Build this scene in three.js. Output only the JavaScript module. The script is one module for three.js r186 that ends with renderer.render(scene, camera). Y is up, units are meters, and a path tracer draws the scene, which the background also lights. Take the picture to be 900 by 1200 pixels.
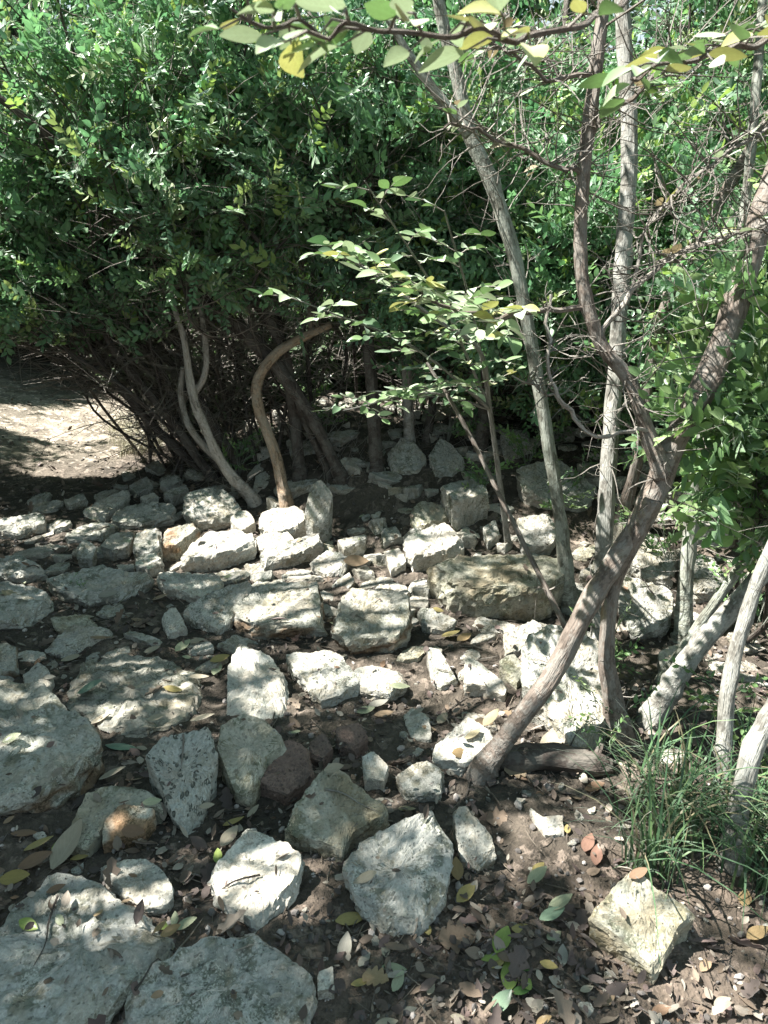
import * as THREE from 'three';
import { mergeGeometries, toCreasedNormals } from 'three/addons/utils/BufferGeometryUtils.js';
import { ImprovedNoise } from 'three/addons/math/ImprovedNoise.js';

// ---------- camera, sky, sun, exposure ----------
const scene = new THREE.Scene();
const camera = new THREE.PerspectiveCamera(67.04, 0.75, 0.05, 200);
camera.position.set(0, 1.5, 0);
camera.lookAt(0, 1.5 - Math.sin(Math.PI / 9), -Math.cos(Math.PI / 9));
camera.focus = 3.0;
camera.userData.fStop = 11;
scene.add(camera);
const renderer = new THREE.WebGLRenderer({ antialias: true });
renderer.setSize(768, 1024);
renderer.toneMapping = THREE.LinearToneMapping;
renderer.toneMappingExposure = 4.3;
renderer.shadowMap.enabled = true;
{ // clear pale sky, paler towards the horizon
  const w = 128, h = 64, d = new Float32Array(w * h * 4);
  for (let j = 0; j < h; j++) for (let i = 0; i < w; i++) {
    const e = Math.max(0, Math.sin(((j + 0.5) / h - 0.5) * Math.PI)), k = Math.pow(1 - e, 2.2), o = (j * w + i) * 4;
    d[o] = 0.105 + 0.13 * k; d[o + 1] = 0.16 + 0.105 * k; d[o + 2] = 0.195 + 0.075 * k; d[o + 3] = 1;
  }
  const t = new THREE.DataTexture(d, w, h, THREE.RGBAFormat, THREE.FloatType);
  t.mapping = THREE.EquirectangularReflectionMapping; t.magFilter = THREE.LinearFilter; t.minFilter = THREE.LinearFilter; t.needsUpdate = true;
  scene.background = t; scene.environment = t;
}
const SUN = new THREE.Vector3(-0.68, 1.0, -0.06).normalize();
const sun = new THREE.DirectionalLight(new THREE.Color(1.0, 0.965, 0.905), 5.0);
sun.position.copy(SUN).multiplyScalar(30).add(new THREE.Vector3(0, 0, -3));
sun.target.position.set(0, 0, -3);
sun.castShadow = true; sun.shadow.mapSize.set(4096, 4096);
Object.assign(sun.shadow.camera, { left: -12, right: 12, top: 12, bottom: -12, near: 1, far: 60 });
scene.add(sun, sun.target);
// surveyed positions, metres: [stone kind, corners of the top face, label, group]
const STONES = [
  ["lichen",[[-0.4,0.079,-1.251],[-0.296,0.082,-1.27],[-0.218,0.075,-1.233],[-0.143,0.063,-1.163],[-0.136,0.054,-1.114],[-0.166,0.031,-0.985],[-0.471,0.029,-0.977],[-0.532,0.047,-1.075],[-0.507,0.063,-1.163]],"big mottled grey rock with lichen beside the flat pale slab",null],
  ["pale",[[-0.797,0.06,-1.447],[-0.683,0.058,-1.422],[-0.564,0.055,-1.364],[-0.488,0.052,-1.319],[-0.428,0.049,-1.266],[-0.508,0.044,-1.188],[-0.544,0.039,-1.107],[-0.571,0.035,-1.041],[-0.821,0.034,-1.018],[-0.986,0.049,-1.266],[-0.852,0.051,-1.298]],"wide low pale slab dappled with sun, next to the big mottled rock",null],
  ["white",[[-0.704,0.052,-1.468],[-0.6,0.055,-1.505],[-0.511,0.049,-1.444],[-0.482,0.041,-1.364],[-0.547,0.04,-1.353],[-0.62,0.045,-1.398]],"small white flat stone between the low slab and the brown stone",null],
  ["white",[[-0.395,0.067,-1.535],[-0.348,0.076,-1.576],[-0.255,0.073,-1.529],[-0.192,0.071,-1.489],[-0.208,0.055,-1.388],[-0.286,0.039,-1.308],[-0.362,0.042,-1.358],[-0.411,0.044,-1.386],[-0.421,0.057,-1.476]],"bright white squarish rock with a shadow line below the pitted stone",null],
  ["olive",[[-0.139,0.153,-1.74],[-0.045,0.108,-1.659],[0.027,0.086,-1.619],[-0.076,0.06,-1.572],[-0.107,0.032,-1.521],[-0.262,0.068,-1.587],[-0.215,0.116,-1.674]],"dark olive wedge rock leaning on the large rounded pale rock",null],
  ["pale",[[-0.072,0.111,-1.489],[0.128,0.146,-1.566],[0.172,0.111,-1.489],[0.155,0.066,-1.389],[0.086,0.032,-1.314],[-0.01,0.031,-1.313],[-0.069,0.058,-1.372],[-0.106,0.094,-1.452]],"large rounded pale rock with grey lichen standing on open soil",null],
  ["lichen",[[0.177,0.1,-1.62],[0.221,0.102,-1.624],[0.27,0.07,-1.561],[0.28,0.047,-1.514],[0.231,0.033,-1.487],[0.19,0.042,-1.505]],"narrow grey stone propped beside the large rounded pale rock",null],
  ["olive",[[0.573,0.127,-1.404],[0.61,0.108,-1.361],[0.689,0.082,-1.303],[0.648,0.071,-1.279],[0.574,0.034,-1.196],[0.523,0.055,-1.244],[0.452,0.08,-1.3],[0.479,0.097,-1.336]],"lone angular olive rock by the grass tuft",null],
  ["stained",[[-1.245,0.135,-2.172],[-1.101,0.129,-2.156],[-0.866,0.101,-1.945],[-0.789,0.091,-1.866],[-0.824,0.081,-1.753],[-0.934,0.077,-1.679],[-1.157,0.078,-1.628],[-1.454,0.134,-2.099]],"huge flat topped boulder with a rust brown front edge",null],
  ["pitted",[[-0.629,0.179,-1.809],[-0.49,0.197,-1.832],[-0.456,0.154,-1.775],[-0.476,0.073,-1.667],[-0.506,0.024,-1.602],[-0.564,0.06,-1.65],[-0.662,0.154,-1.775]],"triangular grey stone riddled with round pits",null],
  ["olive",[[-0.464,0.179,-1.898],[-0.409,0.192,-1.913],[-0.319,0.167,-1.882],[-0.272,0.134,-1.84],[-0.331,0.104,-1.803],[-0.357,0.035,-1.717],[-0.41,0.046,-1.731],[-0.485,0.137,-1.844]],"upright greenish grey stone beside the pitted triangular stone",null],
  ["brown",[[-0.351,0.093,-1.824],[-0.271,0.13,-1.877],[-0.215,0.112,-1.85],[-0.192,0.07,-1.791],[-0.266,0.034,-1.739],[-0.357,0.057,-1.772]],"reddish brown broken stone with a ragged face",null],
  ["brown",[[-0.226,0.06,-1.947],[-0.181,0.073,-1.972],[-0.153,0.052,-1.93],[-0.181,0.034,-1.894],[-0.217,0.039,-1.903]],"small reddish brown lump touching the ragged brown stone",null],
  ["brown",[[-0.153,0.058,-2.018],[-0.08,0.066,-2.033],[-0.047,0.046,-1.992],[-0.083,0.026,-1.952],[-0.134,0.028,-1.957]],"flat reddish brown fragment half sunk in soil",null],
  ["blue",[[-0.508,0.112,-2.464],[-0.393,0.094,-2.404],[-0.329,0.066,-2.31],[-0.303,0.023,-2.169],[-0.331,0.009,-2.12],[-0.516,0.018,-2.152],[-0.549,0.06,-2.291],[-0.538,0.094,-2.404]],"smooth blue grey stone leaning between pale blocks",null],
  ["pale",[[-0.362,0.077,-2.438],[-0.17,0.08,-2.457],[-0.067,0.051,-2.263],[-0.21,0.037,-2.169],[-0.286,0.055,-2.289]],"pale wedge shaped block with a dark lower edge",null],
  ["stained",[[-0.169,0.163,-2.781],[0.095,0.163,-2.781],[0.109,0.105,-2.586],[0.038,0.086,-2.523],[-0.15,0.081,-2.506],[-0.198,0.102,-2.577],[-0.199,0.142,-2.711]],"blocky grey boulder with brown stained sides beside the long block",null],
  ["stained",[[-0.572,0.123,-2.947],[-0.242,0.12,-2.928],[-0.203,0.077,-2.643],[-0.547,0.074,-2.622],[-0.606,0.085,-2.698]],"long rectangular grey block with a flat sunny top",null],
  ["lichen",[[-0.775,0.109,-2.814],[-0.542,0.152,-2.901],[-0.548,0.125,-2.845],[-0.623,0.032,-2.659],[-0.804,0.079,-2.754]],"grey slanted stone wedged against the long rectangular block",null],
  ["blue",[[-1.028,0.069,-3.151],[-0.728,0.068,-3.136],[-0.685,0.057,-3.027],[-0.773,0.048,-2.938],[-0.952,0.058,-3.034]],"pale blue flat slab at the end of the stone row",null],
  ["pale",[[-1.495,0.061,-3.098],[-1.279,0.073,-3.218],[-1.145,0.067,-3.157],[-1.011,0.065,-3.142],[-1.101,0.052,-3.012],[-1.261,0.045,-2.943],[-1.431,0.052,-3.012]],"long low pale slab across the path",null],
  ["pale",[[-1.67,0.071,-3.057],[-1.436,0.066,-2.984],[-1.364,0.059,-2.9],[-1.426,0.046,-2.744],[-1.651,0.044,-2.719],[-1.818,0.066,-2.984]],"flat grey slab with a yellow leaf on its edge",null],
  ["lichen",[[-1.825,0.065,-3.303],[-1.731,0.071,-3.361],[-1.525,0.057,-3.216],[-1.643,0.051,-3.156],[-1.848,0.054,-3.186]],"low shaded grey hump beside the path",null],
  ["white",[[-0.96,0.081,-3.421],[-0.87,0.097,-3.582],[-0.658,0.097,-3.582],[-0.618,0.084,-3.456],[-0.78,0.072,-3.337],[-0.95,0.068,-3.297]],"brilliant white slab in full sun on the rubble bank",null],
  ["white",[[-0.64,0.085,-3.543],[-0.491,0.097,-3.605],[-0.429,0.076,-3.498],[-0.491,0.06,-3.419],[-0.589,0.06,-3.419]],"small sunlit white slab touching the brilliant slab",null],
  ["pale",[[-0.597,0.067,-3.391],[-0.458,0.084,-3.502],[-0.313,0.093,-3.568],[-0.291,0.081,-3.486],[-0.423,0.062,-3.361],[-0.566,0.056,-3.316]],"thin layered pale slab tilted on the rubble",null],
  ["rust",[[-1.103,0.097,-3.581],[-0.96,0.123,-3.668],[-0.921,0.103,-3.601],[-1.007,0.064,-3.472],[-1.096,0.063,-3.465]],"orange stained stone on the edge of the rubble",null],
  ["pale",[[-1.217,0.113,-3.542],[-1.106,0.121,-3.568],[-1.06,0.078,-3.427],[-1.122,0.06,-3.366],[-1.204,0.075,-3.415]],"grey hollow stone next to the orange stained stone",null],
  ["pale",[[-1.16,0.065,-3.334],[-1.071,0.073,-3.376],[-1.025,0.06,-3.307],[-1.079,0.049,-3.253],[-1.149,0.052,-3.266]],"small rounded pale stone below the orange stained stone",null],
  ["pale",[[-0.36,0.323,-3.653],[-0.305,0.347,-3.664],[-0.254,0.269,-3.629],[-0.278,0.161,-3.58],[-0.354,0.13,-3.566],[-0.393,0.192,-3.594]],"tall upright grey stone standing at the foot of the curved sapling",null],
  ["lichen",[[-1.107,0.164,-4.056],[-1.02,0.181,-4.095],[-0.907,0.17,-4.069],[-0.755,0.108,-3.932],[-0.725,0.07,-3.848],[-0.981,0.055,-3.813],[-1.092,0.1,-3.914]],"rough pale boulder at the edge of the thicket",null],
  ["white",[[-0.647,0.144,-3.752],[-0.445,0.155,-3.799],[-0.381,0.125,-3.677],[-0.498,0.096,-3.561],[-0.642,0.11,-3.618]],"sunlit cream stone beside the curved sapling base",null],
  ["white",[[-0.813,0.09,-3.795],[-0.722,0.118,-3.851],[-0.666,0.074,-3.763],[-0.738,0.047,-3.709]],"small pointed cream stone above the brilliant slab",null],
  ["blue",[[0.08,0.138,-3.367],[0.289,0.184,-3.496],[0.384,0.134,-3.355],[0.348,0.118,-3.31],[0.125,0.099,-3.255]],"blue white angular rock with a bright sunny corner",null],
  ["olive",[[0.172,0.173,-3.048],[0.259,0.177,-3.084],[0.703,0.177,-3.084],[0.835,0.165,-2.984],[0.69,0.147,-2.831],[0.411,0.144,-2.806],[0.245,0.153,-2.883]],"long heavy flat boulder overhanging a dark hollow",null],
  ["pale",[[0.633,0.212,-3.466],[0.782,0.233,-3.506],[0.827,0.173,-3.387],[0.773,0.13,-3.302],[0.639,0.13,-3.302]],"round pale rock dappled with sun above the long flat boulder",null],
  ["lichen",[[0.669,0.386,-3.755],[0.897,0.432,-3.831],[1.075,0.312,-3.633],[0.992,0.251,-3.53],[0.794,0.284,-3.585],[0.68,0.336,-3.671]],"large dark slab leaning back in the thicket",null],
  ["pale",[[1.054,0.268,-3.315],[1.164,0.271,-3.32],[1.288,0.168,-3.114],[1.228,0.096,-2.97],[1.131,0.104,-2.987],[1.064,0.168,-3.114]],"grey ridge sided boulder behind the leaning trunk",null],
  ["lichen",[[0.975,0.166,-2.921],[1.188,0.13,-2.85],[1.124,0.055,-2.699],[0.966,0.033,-2.656],[0.936,0.082,-2.754]],"mossy grey boulder under the ridge sided boulder",null],
  ["pale",[[0.443,0.249,-2.248],[0.571,0.288,-2.312],[0.704,0.241,-2.234],[0.731,0.163,-2.103],[0.686,0.083,-1.97],[0.582,0.032,-1.885],[0.518,0.111,-2.017],[0.441,0.178,-2.129]],"big pale boulder behind the forked trunk, splashed with sun",null],
  ["blue",[[0.153,0.063,-1.943],[0.26,0.094,-2.047],[0.341,0.072,-1.973],[0.319,0.049,-1.894],[0.224,0.039,-1.863],[0.137,0.044,-1.88]],"smooth pale stone at the foot of the leaning tree",null],
  ["pale",[[0.032,0.043,-1.825],[0.12,0.053,-1.876],[0.176,0.044,-1.831],[0.159,0.029,-1.753],[0.059,0.028,-1.747]],"flat crusty stone below the small white pointed stone",null],
  ["white",[[-0.064,0.068,-1.864],[-0.032,0.08,-1.884],[0.015,0.057,-1.845],[0.0,0.031,-1.802],[-0.058,0.035,-1.809]],"small white pointed stone",null],
  ["white",[[0.283,0.111,-2.369],[0.325,0.097,-2.342],[0.421,0.055,-2.257],[0.405,0.036,-2.22],[0.324,0.056,-2.26],[0.269,0.056,-2.26]],"white arrow shaped stone on dark soil",null],
  ["olive",[[0.4,0.072,-2.382],[0.459,0.09,-2.417],[0.498,0.057,-2.351],[0.459,0.033,-2.303]],"small grey cube stone beside the arrow shaped stone",null],
  ["pale",[[0.154,0.096,-2.461],[0.199,0.089,-2.443],[0.254,0.039,-2.319],[0.194,0.03,-2.296],[0.164,0.047,-2.339]],"narrow pale stone on dark soil by the blocky boulder",null],
  ["lichen",[[0.131,0.065,-2.803],[0.208,0.069,-2.817],[0.301,0.044,-2.733],[0.234,0.031,-2.688],[0.151,0.037,-2.71]],"small flat greenish stone in front of the long flat boulder",null],
  ["pale",[[-0.114,0.059,-2.375],[0.06,0.058,-2.366],[0.082,0.047,-2.295],[0.006,0.036,-2.22],[-0.087,0.042,-2.261]],"flat pale stone half buried below the blocky boulder",null],
  ["worn",[[-1.098,0.033,-2.49],[-0.787,0.033,-2.502],[-0.602,0.03,-2.323],[-0.592,0.026,-2.141],[-0.733,0.023,-2.006],[-0.891,0.024,-2.065],[-1.099,0.028,-2.237],[-1.079,0.03,-2.339]],"broad worn slab level with the soil, scattered with leaves",null],
  ["blue",[[-0.883,0.07,-2.728],[-0.836,0.096,-2.78],[-0.766,0.046,-2.68],[-0.834,0.027,-2.641]],"little grey wedge stone standing in leaf litter",null],
  ["pale",[[-1.019,0.032,-2.666],[-0.996,0.034,-2.689],[-0.85,0.027,-2.615],[-0.859,0.023,-2.576]],"thin finger shaped stone lying in leaf litter",null],
  ["white",[[-1.253,0.056,-2.325],[-1.215,0.077,-2.375],[-1.141,0.056,-2.325],[-1.141,0.035,-2.272],[-1.22,0.033,-2.266]],"small white stone behind the huge boulder",null],
  ["stained",[[-1.517,0.098,-2.475],[-1.338,0.098,-2.475],[-1.287,0.045,-2.37],[-1.464,0.035,-2.348]],"brown sided stone at the path edge behind the huge boulder",null],
  ["blue",[[-1.687,0.054,-4.057],[-1.486,0.095,-4.264],[-1.449,0.08,-4.187],[-1.526,0.033,-3.95],[-1.64,0.04,-3.985]],"pale green grey slab lying in the shaded path",null],
  ["lichen",[[-1.829,0.056,-4.165],[-1.742,0.074,-4.251],[-1.698,0.062,-4.194],[-1.78,0.045,-4.109]],"small shaded slab on the path beside the pale green slab",null],
  ["lichen",[[-1.493,0.063,-3.949],[-1.351,0.084,-4.056],[-1.157,0.081,-4.038],[-1.124,0.056,-3.914],[-1.289,0.039,-3.829],[-1.443,0.042,-3.846]],"low shaded stone heap rock beside the rough pale boulder",null],
  ["lichen",[[-1.49,0.069,-3.449],[-1.456,0.094,-3.498],[-1.386,0.067,-3.444],[-1.387,0.033,-3.377],[-1.463,0.038,-3.386]],"pointed shaded stone on the path",null],
  ["lichen",[[-1.395,0.049,-3.498],[-1.365,0.078,-3.595],[-1.255,0.084,-3.615],[-1.244,0.049,-3.498],[-1.333,0.038,-3.46]],"shaded grey block beside the pointed stone",null],
  ["lichen",[[-2.085,0.053,-3.844],[-1.855,0.063,-3.947],[-1.787,0.051,-3.823],[-1.886,0.038,-3.696],[-2.053,0.041,-3.725]],"flat dark stone in the shaded path",null],
  ["lichen",[[-1.667,0.025,-3.716],[-1.569,0.039,-3.854],[-1.41,0.039,-3.854],[-1.449,0.023,-3.697],[-1.604,0.018,-3.641]],"dark slab level with the shaded path",null],
  ["lichen",[[-1.276,0.086,-4.216],[-1.157,0.107,-4.324],[-1.127,0.094,-4.254],[-1.213,0.074,-4.158]],"small pale slab perched at the thicket edge",null],
  ["lichen",[[-1.543,0.061,-4.435],[-1.452,0.087,-4.523],[-1.384,0.056,-4.418],[-1.469,0.035,-4.35]],"shaded stone at the thicket foot",null],
  ["blue",[[-1.407,0.064,-4.204],[-1.336,0.073,-4.253],[-1.294,0.064,-4.204],[-1.358,0.052,-4.148]],"tiny pale slab among the shaded stones",null],
  ["lichen",[[-1.365,0.068,-4.446],[-1.284,0.097,-4.543],[-1.223,0.079,-4.481],[-1.296,0.053,-4.394]],"dark stone behind the perched slab",null],
  ["pale",[[-0.347,0.069,-3.286],[-0.257,0.1,-3.364],[-0.151,0.081,-3.317],[-0.186,0.04,-3.215],[-0.286,0.033,-3.195]],"cracked pale stone above the long rectangular block",null],
  ["lichen",[[-0.226,0.101,-3.46],[-0.083,0.11,-3.504],[-0.09,0.098,-3.445],[-0.194,0.086,-3.387]],"thin grey slab under the upright stone",null],
  ["pale",[[-0.017,0.114,-3.561],[0.059,0.126,-3.59],[0.092,0.092,-3.504],[0.0,0.078,-3.471]],"small round stone left of the blue white angular rock",null],
  ["white",[[0.0,0.086,-3.356],[0.081,0.093,-3.372],[0.107,0.055,-3.278],[0.031,0.039,-3.237]],"small bright stone below the small round stone",null],
  ["olive",[[0.12,0.177,-3.634],[0.191,0.215,-3.708],[0.302,0.201,-3.681],[0.331,0.162,-3.602],[0.23,0.131,-3.541],[0.147,0.139,-3.556]],"dark block above the blue white angular rock",null],
  ["lichen",[[0.279,0.307,-3.706],[0.487,0.315,-3.764],[0.527,0.29,-3.594],[0.336,0.276,-3.505]],"mossy topped dark stone under the thicket",null],
  ["pale",[[0.344,0.227,-3.686],[0.465,0.251,-3.735],[0.5,0.208,-3.649],[0.38,0.182,-3.596]],"whitish knobbly stone under the mossy topped stone",null],
  ["pale",[[0.475,0.161,-3.464],[0.538,0.188,-3.509],[0.553,0.14,-3.429],[0.492,0.113,-3.385]],"small pale wedge above the long flat boulder",null],
  ["pale",[[1.406,0.306,-3.28],[1.599,0.3,-3.251],[1.567,0.281,-3.153],[1.385,0.288,-3.188]],"flat grey stone under the glossy leafy shrub",null],
  ["lichen",[[0.452,0.075,-2.594],[0.566,0.103,-2.665],[0.619,0.087,-2.625],[0.512,0.045,-2.519],[0.445,0.033,-2.49]],"greenish stone tucked against the big pale boulder",null],
  ["pale",[[0.993,0.066,-2.47],[1.098,0.077,-2.506],[1.113,0.057,-2.438],[0.983,0.038,-2.376]],"pale stone between the grey stems",null],
  ["blue",[[0.388,0.039,-1.693],[0.423,0.032,-1.659],[0.479,0.033,-1.664],[0.471,0.021,-1.606],[0.422,0.02,-1.601]],"flat pale triangular chip by the fallen log",null],
  ["olive",[[-0.806,0.076,-1.69],[-0.745,0.091,-1.733],[-0.614,0.083,-1.709],[-0.584,0.066,-1.662],[-0.678,0.064,-1.657],[-0.727,0.043,-1.594],[-0.754,0.023,-1.539],[-0.82,0.033,-1.568]],"arched dark stone under the huge boulder",null],
  ["rust",[[-0.73,0.061,-1.61],[-0.697,0.081,-1.65],[-0.6,0.077,-1.642],[-0.621,0.05,-1.587],[-0.724,0.034,-1.556]],"rounded rusty stone against the arched dark stone",null],
  ["blue",[[-0.14,0.043,-1.195],[-0.108,0.046,-1.206],[-0.102,0.033,-1.162],[-0.137,0.031,-1.155]],"small pale stone beside the big mottled rock",null],
  ["lichen",[[0.014,0.352,-4.118],[0.096,0.406,-4.208],[0.19,0.389,-4.179],[0.247,0.315,-4.058],[0.175,0.277,-3.993],[0.046,0.286,-4.009]],"dark rounded boulder inside the thicket by the upright twigs",null],
  ["lichen",[[0.245,0.362,-4.045],[0.306,0.422,-4.145],[0.384,0.409,-4.123],[0.449,0.33,-3.992],[0.362,0.286,-3.918],[0.263,0.298,-3.939]],"dark squarish boulder inside the thicket",null],
  ["lichen",[[0.636,0.461,-4.163],[0.805,0.477,-4.195],[0.829,0.398,-4.037],[0.646,0.368,-3.976]],"dark boulder deep in the thicket behind the slender tree",null],
  ["pale",[[1.269,0.203,-3.127],[1.42,0.183,-3.078],[1.445,0.109,-2.893],[1.287,0.109,-2.893]],"pale ridged stone between the grey right stems",null],
];
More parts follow.
